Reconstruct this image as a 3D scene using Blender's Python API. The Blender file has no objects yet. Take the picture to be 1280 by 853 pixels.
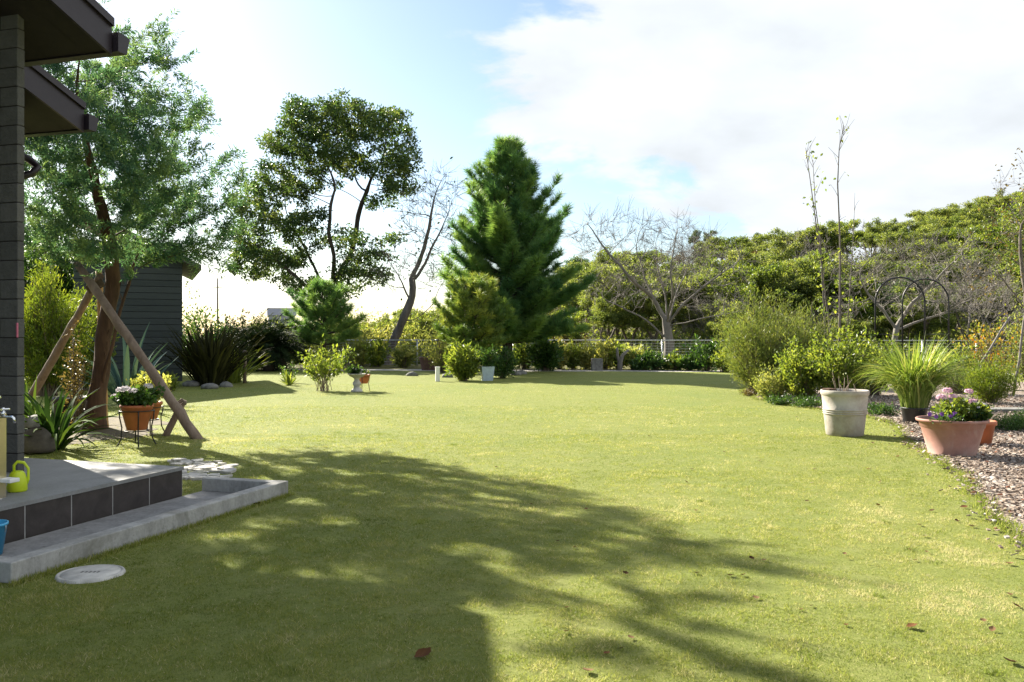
import bpy, bmesh, math
import numpy as np
from mathutils import Vector, Matrix

R = math.radians
C = bpy.context.scene.collection
scene = bpy.context.scene

# ------------------------------------------------------------------ camera
F = 1080.0            # focal length in pixels of the 1280 px wide frame
HZ = 418.0            # row of the horizon
EYE = 1.5
cam_data = bpy.data.cameras.new('camera')
cam_data.sensor_width = 36.0
cam_data.lens = 36.0 * F / 1280.0
cam_data.shift_y = (HZ - 426.5) / 1280.0
cam_data.clip_end = 3000
cam_data.clip_start = 0.05
cam = bpy.data.objects.new('camera', cam_data)
C.objects.link(cam)
cam.location = (0, 0, EYE)
cam.rotation_euler = (R(90), 0, 0)
scene.camera = cam

# ------------------------------------------------------------------ light
SUN_EL = 30.2
SUN_AZ = -41.9        # degrees clockwise from +Y
world = bpy.data.worlds.new('World')
scene.world = world
world.use_nodes = True
wn = world.node_tree
wn.nodes.clear()


def wnode(t, **kw):
    n = wn.nodes.new(t)
    for k, v in kw.items():
        setattr(n, k, v)
    return n


sky = wnode('ShaderNodeTexSky', sky_type='NISHITA', sun_disc=False)
sky.sun_elevation = R(SUN_EL)
sky.sun_rotation = R(SUN_AZ)
sky.altitude = 50
sky.air_density = 1.0
sky.dust_density = 0.8
sky.ozone_density = 1.9
bg = wnode('ShaderNodeBackground')
bg.inputs['Strength'].default_value = 0.05
wout = wnode('ShaderNodeOutputWorld')
tc = wnode('ShaderNodeTexCoord')
sep = wnode('ShaderNodeSeparateXYZ')
wn.links.new(tc.outputs['Generated'], sep.inputs[0])


def wmath(op, a, b=None, clamp=False):
    n = wnode('ShaderNodeMath', operation=op, use_clamp=clamp)
    for i, v in enumerate((a, b)):
        if v is None:
            continue
        if isinstance(v, (int, float)):
            n.inputs[i].default_value = v
        else:
            wn.links.new(v, n.inputs[i])
    return n.outputs[0]


den = wmath('ADD', wmath('MAXIMUM', sep.outputs['Z'], 0.0), 0.28)
cxn = wmath('DIVIDE', sep.outputs['X'], den)
cyn = wmath('DIVIDE', sep.outputs['Y'], den)
comb = wnode('ShaderNodeCombineXYZ')
wn.links.new(cxn, comb.inputs[0])
wn.links.new(cyn, comb.inputs[1])
noi = wnode('ShaderNodeTexNoise')
noi.inputs['Scale'].default_value = 1.55
noi.inputs['Detail'].default_value = 9
noi.inputs['Roughness'].default_value = 0.58
noi.inputs['Distortion'].default_value = 0.25
wn.links.new(comb.outputs[0], noi.inputs['Vector'])
# cloud cover grows towards the right-hand half of the sky
bias = wmath('MULTIPLY', wmath('ADD', wmath('DIVIDE', sep.outputs['X'], wmath('ADD', wmath('ABSOLUTE', sep.outputs['Y']), 0.05)), -0.02), 0.9)
bias = wmath('MINIMUM', wmath('MAXIMUM', bias, -0.16), 0.22)
elev = wmath('DIVIDE', sep.outputs['Z'], wmath('ADD', wmath('ABSOLUTE', sep.outputs['Y']), 0.05))
bias = wmath('ADD', bias, wmath('MINIMUM', wmath('MAXIMUM', wmath('MULTIPLY', wmath('SUBTRACT', elev, 0.20), 1.0), -0.11), 0.06))
cov = wmath('ADD', noi.outputs['Fac'], bias)
ramp = wnode('ShaderNodeMapRange', interpolation_type='SMOOTHSTEP')
ramp.inputs['From Min'].default_value = 0.495
ramp.inputs['From Max'].default_value = 0.575
wn.links.new(cov, ramp.inputs['Value'])
noi2 = wnode('ShaderNodeTexNoise')
noi2.inputs['Scale'].default_value = 3.2
noi2.inputs['Detail'].default_value = 6
wn.links.new(comb.outputs[0], noi2.inputs['Vector'])
cramp = wnode('ShaderNodeMapRange')
cramp.inputs['From Min'].default_value = 0.3
cramp.inputs['From Max'].default_value = 0.7
cramp.inputs['To Min'].default_value = 0.885
cramp.inputs['To Max'].default_value = 1.14
wn.links.new(noi2.outputs['Fac'], cramp.inputs['Value'])
ccol = wnode('ShaderNodeVectorMath', operation='SCALE')
ccol.inputs[0].default_value = (5.1, 5.4, 5.7)
wn.links.new(cramp.outputs[0], ccol.inputs['Scale'])
mixw = wnode('ShaderNodeMix', data_type='RGBA')
wn.links.new(ramp.outputs[0], mixw.inputs['Factor'])
wn.links.new(sky.outputs[0], mixw.inputs['A'])
wn.links.new(ccol.outputs[0], mixw.inputs['B'])
wn.links.new(mixw.outputs['Result'], bg.inputs['Color'])
wn.links.new(bg.outputs[0], wout.inputs[0])

sl = bpy.data.lights.new('sun', 'SUN')
sl.energy = 5.0
sl.angle = R(0.53)
sl.color = (1.0, 0.925, 0.79)
sun = bpy.data.objects.new('sun', sl)
C.objects.link(sun)
sdir = Vector((math.sin(R(SUN_AZ)) * math.cos(R(SUN_EL)), math.cos(R(SUN_AZ)) * math.cos(R(SUN_EL)), math.sin(R(SUN_EL))))
sun.rotation_euler = sdir.to_track_quat('Z', 'Y').to_euler()
sun.location = sdir * 40

vs = scene.view_settings
vs.view_transform = 'Standard'
vs.look = 'None'
vs.exposure = 1.9
vs.gamma = 1.0

# ------------------------------------------------------------------ helpers


def W(px, py, D):
    """point at depth D seen at a pixel of the 1280x853 frame"""
    return np.array(((px - 640.0) * D / F, D, EYE - (py - HZ) * D / F))


def P(px, py, z=0.0):
    """point on the level z seen at a pixel"""
    D = (EYE - z) * F / (py - HZ)
    return np.array(((px - 640.0) * D / F, D, z))


class MB:
    """collects vertices and faces, linked as ONE mesh object"""

    def __init__(self):
        self.v, self.r, self.f, self.m, self.s = [], [], [], [], []
        self.n = 0

    def add(self, v, f, rnd=0.5, mat=0, smooth=False):
        v = np.asarray(v, float).reshape(-1, 3)
        f = np.asarray(f, int)
        if f.ndim == 1:
            f = f[None]
        self.v.append(v)
        rr = np.empty(len(v))
        rr[:] = rnd
        self.r.append(rr)
        self.f.append(f + self.n)
        self.m.append(np.full(len(f), mat))
        self.s.append(np.full(len(f), smooth))
        self.n += len(v)

    def polys(self, v, faces, rnd=0.5, mat=0, smooth=False):
        v = np.asarray(v, float).reshape(-1, 3)
        self.v.append(v)
        self.r.append(np.full(len(v), rnd, float))
        for f in faces:
            self.f.append(np.asarray(f, int)[None] + self.n)
            self.m.append(np.array([mat]))
            self.s.append(np.array([smooth]))
        self.n += len(v)

    def build(self, name, mats, parent=None, loc=None):
        me = bpy.data.meshes.new(name)
        v = np.concatenate(self.v)
        loops = np.concatenate([a.ravel() for a in self.f])
        sizes = np.concatenate([np.full(len(a), a.shape[1]) for a in self.f])
        starts = np.concatenate([[0], np.cumsum(sizes)[:-1]])
        me.vertices.add(len(v))
        me.vertices.foreach_set('co', v.ravel().astype(np.float32))
        me.loops.add(len(loops))
        me.loops.foreach_set('vertex_index', loops.astype(np.int32))
        me.polygons.add(len(sizes))
        me.polygons.foreach_set('loop_start', starts.astype(np.int32))
        me.polygons.foreach_set('material_index', np.concatenate(self.m).astype(np.int32))
        me.polygons.foreach_set('use_smooth', np.concatenate(self.s).astype(bool))
        at = me.attributes.new('rnd', 'FLOAT', 'POINT')
        at.data.foreach_set('value', np.concatenate(self.r).astype(np.float32))
        if not isinstance(mats, (list, tuple)):
            mats = [mats]
        for m in mats:
            me.materials.append(m)
        me.update(calc_edges=True)
        me.validate()
        o = bpy.data.objects.new(name, me)
        C.objects.link(o)
        if parent is not None:
            o.parent = parent
        if loc is not None:
            o.location = tuple(loc)
        return o


def unit(a):
    a = np.asarray(a, float)
    return a / np.maximum(np.linalg.norm(a, axis=-1, keepdims=True), 1e-9)


def tube(mb, pts, rad, sides=8, cap=True, rnd=0.5, mat=0, smooth=True, bump=0.0, rng=None):
    pts = np.asarray(pts, float)
    n = len(pts)
    rad = np.broadcast_to(np.asarray(rad, float), (n,))
    t = np.empty_like(pts)
    t[1:-1] = pts[2:] - pts[:-2]
    t[0] = pts[1] - pts[0]
    t[-1] = pts[-1] - pts[-2]
    t = unit(t)
    up = np.array([0, 0, 1.0]) if abs(t[0, 2]) < 0.9 else np.array([1.0, 0, 0])
    a = np.cross(t[0], up)
    a /= np.linalg.norm(a)
    ring = []
    ang = np.linspace(0, 2 * np.pi, sides, endpoint=False)
    for i in range(n):
        a = a - t[i] * np.dot(a, t[i])
        a /= max(np.linalg.norm(a), 1e-9)
        b = np.cross(t[i], a)
        rr = rad[i]
        if bump and rng is not None:
            rr = rad[i] * (1 + bump * rng.normal(size=sides))[:, None]
        ring.append(pts[i] + (np.cos(ang)[:, None] * a + np.sin(ang)[:, None] * b) * rr)
    v = np.concatenate(ring)
    i = np.arange(n - 1)[:, None] * sides
    j = np.arange(sides)[None]
    k = (j + 1) % sides
    q = np.stack([i + j, i + k, i + k + sides, i + j + sides], -1).reshape(-1, 4)
    mb.add(v, q, rnd, mat, smooth)
    if cap:
        base = mb.n - n * sides
        mb.f.append(np.arange(sides)[::-1][None] + base)
        mb.m.append(np.array([mat])); mb.s.append(np.array([False]))
        mb.f.append(np.arange(sides)[None] + base + (n - 1) * sides)
        mb.m.append(np.array([mat])); mb.s.append(np.array([False]))


def box(mb, c, size, rot=0.0, mat=0, rnd=0.5, bev=0.0):
    """box centred at c; rot about z; optional chamfer"""
    bm = bmesh.new()
    bmesh.ops.create_cube(bm, size=1.0)
    bmesh.ops.scale(bm, vec=size, verts=bm.verts)
    if bev > 0:
        bmesh.ops.bevel(bm, geom=bm.edges[:], offset=bev, segments=2, affect='EDGES', profile=0.5)
    bmesh.ops.rotate(bm, matrix=Matrix.Rotation(rot, 3, 'Z'), cent=(0, 0, 0), verts=bm.verts)
    bm.verts.index_update()
    v = np.array([x.co[:] for x in bm.verts]) + np.asarray(c, float)
    mb.polys(v, [[x.index for x in f.verts] for f in bm.faces], rnd, mat)
    bm.free()


def prism(mb, poly, z0, z1, mat=0, rnd=0.5):
    """vertical prism over a polygon in xy (counter-clockwise)"""
    poly = np.asarray(poly, float)
    n = len(poly)
    v = np.concatenate([np.c_[poly, np.full(n, z0)], np.c_[poly, np.full(n, z1)]])
    faces = [list(range(n))[::-1], list(range(n, 2 * n))]
    for i in range(n):
        j = (i + 1) % n
        faces.append([i, j, n + j, n + i])
    mb.polys(v, faces, rnd, mat)


def lathe(mb, prof, sides=32, c=(0, 0, 0), mat=0, rnd=0.5, smooth=True, wob=0.0, rng=None):
    """profile [(r,z)...] spun about z"""
    prof = np.asarray(prof, float)
    n = len(prof)
    ang = np.linspace(0, 2 * np.pi, sides, endpoint=False)
    rr = prof[:, 0][:, None] * np.ones(sides)
    if wob and rng is not None:
        rr = rr * (1 + wob * np.sin(ang * 2 + 1.0) + wob * 0.5 * np.sin(ang * 3))
    v = np.stack([rr * np.cos(ang), rr * np.sin(ang), prof[:, 1][:, None] * np.ones(sides)], -1).reshape(-1, 3) + np.asarray(c, float)
    i = np.arange(n - 1)[:, None] * sides
    j = np.arange(sides)[None]
    k = (j + 1) % sides
    q = np.stack([i + j, i + k, i + k + sides, i + j + sides], -1).reshape(-1, 4)
    mb.add(v, q, rnd, mat, smooth)


def perp(d, rng):
    """random unit vectors perpendicular to d"""
    r = unit(rng.normal(size=d.shape))
    r = r - d * np.sum(r * d, -1, keepdims=True)
    return unit(r)


def leaves(mb, pos, d, nrm, L, wd, rnd, mat=0, fold=0.12):
    """diamond leaves: base pos, axis d, face normal nrm; arrays of n"""
    n = len(pos)
    d = unit(d)
    s = unit(np.cross(d, nrm))
    u = np.cross(s, d)
    L = np.broadcast_to(np.asarray(L, float), (n,))[:, None]
    wd = np.broadcast_to(np.asarray(wd, float), (n,))[:, None]
    mid = pos + d * L * 0.5
    v = np.stack([pos, mid + s * wd * 0.5 + u * wd * fold, pos + d * L - u * L * 0.08, mid - s * wd * 0.5 + u * wd * fold], 1).reshape(-1, 3)
    q = np.arange(n * 4).reshape(-1, 4)
    mb.add(v, q, np.repeat(np.broadcast_to(rnd, (n,)), 4), mat)


def needles(mb, pos, d, L, wd, rnd, rng, mat=0):
    """thin triangles"""
    n = len(pos)
    d = unit(d)
    s = perp(d, rng)
    L = np.broadcast_to(np.asarray(L, float), (n,))[:, None]
    wd = np.broadcast_to(np.asarray(wd, float), (n,))[:, None]
    v = np.stack([pos - s * wd * 0.5, pos + s * wd * 0.5, pos + d * L], 1).reshape(-1, 3)
    mb.add(v, np.arange(n * 3).reshape(-1, 3), np.repeat(np.broadcast_to(rnd, (n,)), 3), mat)


def strap(mb, base, azim, L, w, elev, curl, rnd, segs=7, fold=0.25, mat=0, twist=0.0):
    """one arching strap leaf with a V-shaped section"""
    t = np.linspace(0, 1, segs + 1)
    e = elev - curl * t ** 1.4
    ds = L / segs
    h = np.concatenate([[0], np.cumsum(np.cos(e[:-1]) * ds)])
    z = np.concatenate([[0], np.cumsum(np.sin(e[:-1]) * ds)])
    ca, sa = math.cos(azim), math.sin(azim)
    ctr = np.stack([base[0] + ca * h, base[1] + sa * h, base[2] + z], -1)
    ww = w * np.clip(np.minimum(0.55 + t * 1.8, (1.02 - t) * 2.2), 0.04, 1.0) * 0.5
    tw = twist * t
    side = np.stack([-sa * np.cos(tw), ca * np.cos(tw), np.sin(tw)], -1)
    upv = np.stack([-np.sin(e) * ca, -np.sin(e) * sa, np.cos(e)], -1)
    l = ctr + side * ww[:, None] + upv * (ww * fold)[:, None]
    r = ctr - side * ww[:, None] + upv * (ww * fold)[:, None]
    v = np.stack([l, ctr, r], 1).reshape(-1, 3)
    q = []
    for i in range(segs):
        a = i * 3
        q += [[a, a + 1, a + 4, a + 3], [a + 1, a + 2, a + 5, a + 4]]
    mb.add(v, q, rnd, mat, True)


def grow(trunks, attr, step, infl, kill, rng, iters=160, jit=0.25, maxn=6000, tropism=(0, 0, 0)):
    """space colonisation; trunks = list of polylines (first point of later ones joins the nearest node)"""
    pos, par = [], []
    for ti, tr in enumerate(trunks):
        tr = np.asarray(tr, float)
        last = -1
        if ti > 0:
            last = int(np.argmin(np.linalg.norm(np.array(pos) - tr[0], axis=1)))
        for a, b in zip(tr[:-1], tr[1:]):
            k = max(1, int(np.linalg.norm(b - a) / step))
            for q in range(k):
                p = a + (b - a) * q / k
                if q or ti == 0 and len(pos) > 2:
                    p = p + rng.normal(size=3) * step * 0.14
                if last >= 0 and np.linalg.norm(p - pos[last]) < 1e-6:
                    continue
                pos.append(p); par.append(last); last = len(pos) - 1
        pos.append(tr[-1]); par.append(last)
    pos = [np.asarray(p) for p in pos]
    A = np.asarray(attr, float)
    N = np.array(pos)
    d = np.linalg.norm(A[:, None] - N[None], axis=2)
    near = d.argmin(1); dist = d.min(1)
    trop = np.asarray(tropism, float)
    nch = {}
    for it in range(iters):
        keep = dist > kill
        A, near, dist = A[keep], near[keep], dist[keep]
        if len(A) == 0 or len(pos) > maxn:
            break
        act = dist < infl
        if not act.any():
            # reach for the closest one
            act = dist <= dist.min() + 1e-6
        idx = near[act]
        P_ = np.array(pos)
        v = unit(A[act] - P_[idx])
        uq, inv = np.unique(idx, return_inverse=True)
        acc = np.zeros((len(uq), 3))
        np.add.at(acc, inv, v)
        acc = unit(unit(acc) + rng.normal(size=acc.shape) * jit + trop)
        new = P_[uq] + acc * step
        ok = np.array([nch.get(int(u), 0) < 4 for u in uq])
        if not ok.any():
            break
        new, uq = new[ok], uq[ok]
        s0 = len(pos)
        for p, u in zip(new, uq):
            nch[int(u)] = nch.get(int(u), 0) + 1
            pos.append(p); par.append(int(u))
        dn = np.linalg.norm(A[:, None] - new[None], axis=2)
        m = dn.argmin(1); md = dn.min(1)
        better = md < dist
        near[better] = s0 + m[better]; dist[better] = md[better]
    return np.array(pos), np.array(par)


def radii(par, rbase, rtip, taper=0.55):
    n = len(par)
    cnt = np.zeros(n)
    haschild = np.zeros(n, bool)
    for p in par:
        if p >= 0:
            haschild[p] = True
    cnt[~haschild] = 1
    for i in range(n - 1, -1, -1):
        if par[i] >= 0:
            cnt[par[i]] += cnt[i]
    tot = max(cnt[0], 2)
    e = math.log(rbase / rtip) / math.log(tot)
    ln = np.zeros(n)
    for i in range(n):
        if par[i] >= 0:
            ln[i] = ln[par[i]] + 1
    return rtip * cnt ** e * (1 - taper * ln / ln.max()), cnt, haschild


def wood(mb, pos, par, rad, rnd=0.5, min_sides=4, max_sides=10, rng=None, bump=0.0, flare=0.0):
    n = len(par)
    kids = [[] for _ in range(n)]
    for i, p in enumerate(par):
        if p >= 0:
            kids[p].append(i)
    starts = [(-1, 0)]
    while starts:
        p, i = starts.pop()
        path, rr = [], []
        if p >= 0:
            path.append(pos[p]); rr.append(min(rad[p], rad[i] * 1.25))
        while True:
            path.append(pos[i]); rr.append(rad[i])
            if not kids[i]:
                break
            ks = sorted(kids[i], key=lambda k: -rad[k])
            for k in ks[1:]:
                starts.append((i, k))
            i = ks[0]
        if len(path) < 2:
            continue
        path = np.array(path); rr = np.array(rr)
        if len(path) > 4:      # soften the zig-zag
            sm = path.copy()
            sm[1:-1] = (path[:-2] + 2 * path[1:-1] + path[2:]) / 4
            path = sm
        if p == -1 and flare:
            h = np.linalg.norm(path - path[0], axis=1)
            rr = rr * (1 + flare * np.exp(-h / (rr[0] * 1.6)))
        s = int(np.clip(min_sides + rr.max() * 60, min_sides, max_sides))
        tube(mb, path, rr, s, cap=False, rnd=rnd, bump=bump if rr.max() > 0.03 else 0, rng=rng)


def in_blobs(blobs, n, rng, shell=0.0):
    """n random points in a union of ellipsoids [(centre, radii, weight)]"""
    w = np.array([b[2] if len(b) > 2 else b[1][0] * b[1][1] * b[1][2] for b in blobs], float)
    w /= w.sum()
    out = []
    for b, k in zip(blobs, rng.multinomial(n, w)):
        u = unit(rng.normal(size=(k, 3)))
        r = rng.random((k, 1)) ** (1 / 3)
        if shell:
            r = 1 - shell * (1 - r)
        out.append(np.asarray(b[0]) + u * r * np.asarray(b[1]))
    return np.concatenate(out)


def pxblob(px, py, rx, ry, D, base, depth=1.0, dy=0.0):
    """ellipsoid whose outline is a pixel ellipse at depth D, local to base"""
    c = W(px, py, D + dy) - np.asarray(base)
    k = (D + dy) / F
    return (c, (rx * k, max(rx, ry) * k * depth, ry * k))


# ---- object tagging


def tag(o, label=None, cat=None, group=None, kind=None):
    if label:
        o['label'] = label
    if cat:
        o['category'] = cat
    if group:
        o['group'] = group
    if kind:
        o['kind'] = kind
    return o


def thing(name, label, cat, loc=(0, 0, 0), rz=0.0, group=None):
    o = bpy.data.objects.new(name, None)
    o.empty_display_size = 0.2
    C.objects.link(o)
    o.location = tuple(float(x) for x in loc)
    o.rotation_euler = (0, 0, rz)
    return tag(o, label, cat, group)


def dup(root, loc, rz=0.0, label=None, scale=None, group=None):
    r = root.copy()
    C.objects.link(r)
    r.location = tuple(float(x) for x in loc)
    r.rotation_euler = (0, 0, rz)
    if scale is not None:
        r.scale = scale if isinstance(scale, tuple) else (scale,) * 3
    if label:
        r['label'] = label
    if group:
        r['group'] = group
    for ch in list(root.children):
        c = ch.copy()
        C.objects.link(c)
        c.parent = r
        for g in ch.children:
            d = g.copy()
            C.objects.link(d)
            d.parent = c
    return r


# ------------------------------------------------------------------ materials
MAT = {}


class N:
    def __init__(self, name):
        self.m = bpy.data.materials.new(name)
        self.m.use_nodes = True
        self.t = self.m.node_tree
        self.t.nodes.clear()
        self.out = self.t.nodes.new('ShaderNodeOutputMaterial')

    def n(self, typ, ins=None, **kw):
        x = self.t.nodes.new(typ)
        for k, v in kw.items():
            setattr(x, k, v)
        for k, v in (ins or {}).items():
            if hasattr(v, 'is_linked'):
                self.t.links.new(v, x.inputs[k])
            else:
                x.inputs[k].default_value = v
        return x

    def noise(self, scale, detail=4, rough=0.55, vec=None, dist=0.0):
        x = self.n('ShaderNodeTexNoise', {'Scale': scale, 'Detail': detail, 'Roughness': rough, 'Distortion': dist})
        if vec is not None:
            self.t.links.new(vec, x.inputs['Vector'])
        return x.outputs['Fac']

    def obj(self, scale=(1, 1, 1)):
        c = self.n('ShaderNodeTexCoord')
        m = self.n('ShaderNodeMapping', {'Vector': c.outputs['Object'], 'Scale': scale})
        return m.outputs[0]

    def ramp(self, fac, stops):
        x = self.n('ShaderNodeValToRGB', {'Fac': fac})
        el = x.color_ramp.elements
        while len(el) < len(stops):
            el.new(0.5)
        for e, (p, c) in zip(el, stops):
            e.position = p
            e.color = (*c, 1) if len(c) == 3 else c
        return x.outputs['Color']

    def mix(self, fac, a, b, mode='MIX'):
        x = self.n('ShaderNodeMix', data_type='RGBA', blend_type=mode)
        for k, v in (('Factor', fac), ('A', a), ('B', b)):
            if hasattr(v, 'is_linked'):
                self.t.links.new(v, x.inputs[k])
            elif k == 'Factor':
                x.inputs[k].default_value = v
            else:
                x.inputs[k].default_value = (*v, 1)
        return x.outputs['Result']

    def math(self, op, a, b=0.0, clamp=False):
        x = self.n('ShaderNodeMath', operation=op, use_clamp=clamp)
        for i, v in enumerate((a, b)):
            if hasattr(v, 'is_linked'):
                self.t.links.new(v, x.inputs[i])
            else:
                x.inputs[i].default_value = v
        return x.outputs[0]

    def bump(self, h, strength=0.3, dist=0.01):
        return self.n('ShaderNodeBump', {'Height': h, 'Strength': strength, 'Distance': dist}).outputs[0]

    def rnd(self):
        return self.n('ShaderNodeAttribute', attribute_name='rnd').outputs['Fac']

    def princ(self, col, rough=0.6, normal=None, metal=0.0, spec=0.4, **kw):
        ins = {'Base Color': col if hasattr(col, 'is_linked') else (*col, 1), 'Roughness': rough, 'Metallic': metal, 'Specular IOR Level': spec}
        ins.update(kw)
        x = self.n('ShaderNodeBsdfPrincipled', ins)
        if normal is not None:
            self.t.links.new(normal, x.inputs['Normal'])
        return x.outputs[0]

    def done(self, sh):
        self.t.links.new(sh, self.out.inputs[0])
        return self.m


def leaf_mat(name, stops, trans=0.4, rough=0.45, tcol=1.5, spec=0.35, tint=(1.25, 1.15, 0.6)):
    k = N(name)
    col = k.ramp(k.rnd(), stops)
    # light through a leaf comes out brighter and yellower
    tc_ = k.mix(1.0, col, (tint[0] * tcol, tint[1] * tcol, tint[2] * tcol), 'MULTIPLY')
    p = k.princ(col, rough, spec=spec)
    t = k.n('ShaderNodeBsdfTranslucent', {'Color': tc_}).outputs[0]
    m = k.n('ShaderNodeMixShader', {0: trans, 1: p, 2: t}).outputs[0]
    return k.done(m)


def bark_mat(name, c1, c2, c3=None, scale=6.0, stretch=0.25, bs=0.6):
    k = N(name)
    v = k.obj((1, 1, stretch))
    a = k.noise(scale, 6, 0.65, v, 0.4)
    b = k.noise(scale * 5, 4, 0.6, v)
    col = k.ramp(a, [(0.32, c1), (0.62, c2)] + ([(0.78, c3)] if c3 else []))
    col = k.mix(0.35, col, k.ramp(b, [(0.3, c1), (0.7, c2)]))
    h = k.math('ADD', a, k.math('MULTIPLY', b, 0.5))
    return k.done(k.princ(col, 0.85, k.bump(h, bs, 0.03), spec=0.2))


def plain(name, c, rough=0.5, metal=0.0, var=0.12, scale=12, bs=0.05, spec=0.4):
    k = N(name)
    nz = k.noise(scale, 5, 0.6, k.obj())
    d = tuple(x * (1 - var * 2) for x in c)
    l = tuple(min(1, x * (1 + var)) for x in c)
    col = k.ramp(nz, [(0.3, d), (0.7, l)])
    return k.done(k.princ(col, rough, k.bump(nz, bs, 0.01) if bs else None, metal, spec))


# foliage
M_ = MAT
M_['podo'] = leaf_mat('podocarpus_leaf', [(0, (0.026, 0.074, 0.050)), (0.5, (0.060, 0.138, 0.085)), (1, (0.165, 0.245, 0.095))], 0.42, 0.45)
M_['camphor'] = leaf_mat('camphor_leaf', [(0, (0.028, 0.064, 0.024)), (0.5, (0.062, 0.112, 0.038)), (1, (0.155, 0.19, 0.06))], 0.38, 0.38)
M_['pine'] = leaf_mat('pine_needle', [(0, (0.028, 0.08, 0.036)), (0.5, (0.07, 0.165, 0.06)), (1, (0.19, 0.29, 0.075))], 0.42, 0.5)
M_['pine_y'] = leaf_mat('yellowing_needle', [(0, (0.04, 0.095, 0.026)), (0.5, (0.105, 0.18, 0.042)), (1, (0.28, 0.31, 0.065))], 0.32, 0.5)
M_['conifer'] = leaf_mat('soft_conifer_leaf', [(0, (0.05, 0.09, 0.012)), (0.5, (0.11, 0.16, 0.018)), (1, (0.2, 0.24, 0.03))], 0.42, 0.5)
M_['shrub'] = leaf_mat('shrub_leaf', [(0, (0.055, 0.095, 0.018)), (0.5, (0.12, 0.17, 0.03)), (1, (0.24, 0.28, 0.05))], 0.48)
M_['glossy'] = leaf_mat('glossy_leaf', [(0, (0.018, 0.05, 0.012)), (0.6, (0.045, 0.10, 0.02)), (1, (0.10, 0.17, 0.03))], 0.32, 0.42, spec=0.35)
M_['pale'] = leaf_mat('pale_shrub_leaf', [(0, (0.10, 0.135, 0.04)), (0.5, (0.17, 0.205, 0.06)), (1, (0.30, 0.31, 0.11))], 0.48)
M_['feather'] = leaf_mat('feathery_leaf', [(0, (0.07, 0.11, 0.03)), (0.5, (0.13, 0.175, 0.045)), (1, (0.22, 0.24, 0.06))], 0.4)
M_['varieg'] = leaf_mat('variegated_leaf', [(0, (0.14, 0.18, 0.05)), (0.6, (0.27, 0.29, 0.09)), (1, (0.44, 0.42, 0.15))], 0.48)
M_['hill_y'] = leaf_mat('hillside_yellow_green', [(0, (0.065, 0.10, 0.030)), (0.5, (0.145, 0.185, 0.052)), (1, (0.25, 0.275, 0.095))], 0.52)
M_['hill_g'] = leaf_mat('hillside_green', [(0, (0.06, 0.095, 0.028)), (0.5, (0.12, 0.16, 0.045)), (1, (0.21, 0.24, 0.07))], 0.5)
M_['hill_b'] = leaf_mat('hillside_brown', [(0, (0.05, 0.042, 0.016)), (0.5, (0.11, 0.085, 0.035)), (1, (0.18, 0.14, 0.05))], 0.3)
M_['orange'] = leaf_mat('autumn_orange_leaf', [(0, (0.09, 0.12, 0.02)), (0.5, (0.19, 0.19, 0.03)), (0.75, (0.30, 0.20, 0.03)), (1, (0.38, 0.16, 0.02))], 0.4)
M_['phorm'] = leaf_mat('flax_leaf', [(0, (0.016, 0.018, 0.010)), (0.6, (0.040, 0.042, 0.018)), (1, (0.085, 0.085, 0.03))], 0.10, 0.8, spec=0.05)
M_['phorm_g'] = leaf_mat('green_flax_leaf', [(0, (0.08, 0.12, 0.02)), (1, (0.22, 0.27, 0.05))], 0.35, 0.55, spec=0.2)
M_['agave'] = leaf_mat('blue_agave_leaf', [(0, (0.035, 0.07, 0.065)), (1, (0.085, 0.14, 0.125))], 0.1, 0.8, spec=0.05)
M_['cycad'] = leaf_mat('cycad_leaf', [(0, (0.010, 0.022, 0.009)), (0.7, (0.022, 0.042, 0.014)), (1, (0.05, 0.075, 0.02))], 0.15, 0.65, spec=0.12)
M_['clivia'] = leaf_mat('dark_strap_leaf', [(0, (0.014, 0.036, 0.010)), (0.6, (0.03, 0.065, 0.016)), (1, (0.08, 0.13, 0.025))], 0.22, 0.8, spec=0.05)
M_['lemongrass'] = leaf_mat('arching_grass_leaf', [(0, (0.10, 0.16, 0.03)), (0.6, (0.17, 0.25, 0.05)), (1, (0.38, 0.38, 0.16))], 0.42, 0.4)
M_['turf'] = leaf_mat('turf_blade', [(0, (0.09, 0.128, 0.024)), (0.45, (0.206, 0.230, 0.047)), (0.8, (0.315, 0.305, 0.10)), (1, (0.47, 0.41, 0.25))], 0.40, 0.55, spec=0.2, tint=(1.05, 1.1, 0.75))
M_['dry'] = leaf_mat('dry_leaf', [(0, (0.045, 0.026, 0.012)), (0.5, (0.11, 0.048, 0.018)), (0.75, (0.19, 0.12, 0.06)), (1, (0.5, 0.45, 0.37))], 0.05, 0.8, spec=0.1)
M_['pink'] = leaf_mat('pink_petal', [(0, (0.62, 0.33, 0.45)), (1, (0.82, 0.62, 0.70))], 0.35, 0.6, tcol=0.9, tint=(1, 1, 1))
M_['white_petal'] = leaf_mat('white_petal', [(0, (0.62, 0.55, 0.6)), (1, (0.85, 0.82, 0.84))], 0.35, 0.6, tcol=0.9, tint=(1, 1, 1))
M_['purple'] = leaf_mat('purple_petal', [(0, (0.05, 0.02, 0.16)), (1, (0.16, 0.07, 0.42))], 0.3, 0.6, tcol=0.8)
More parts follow.
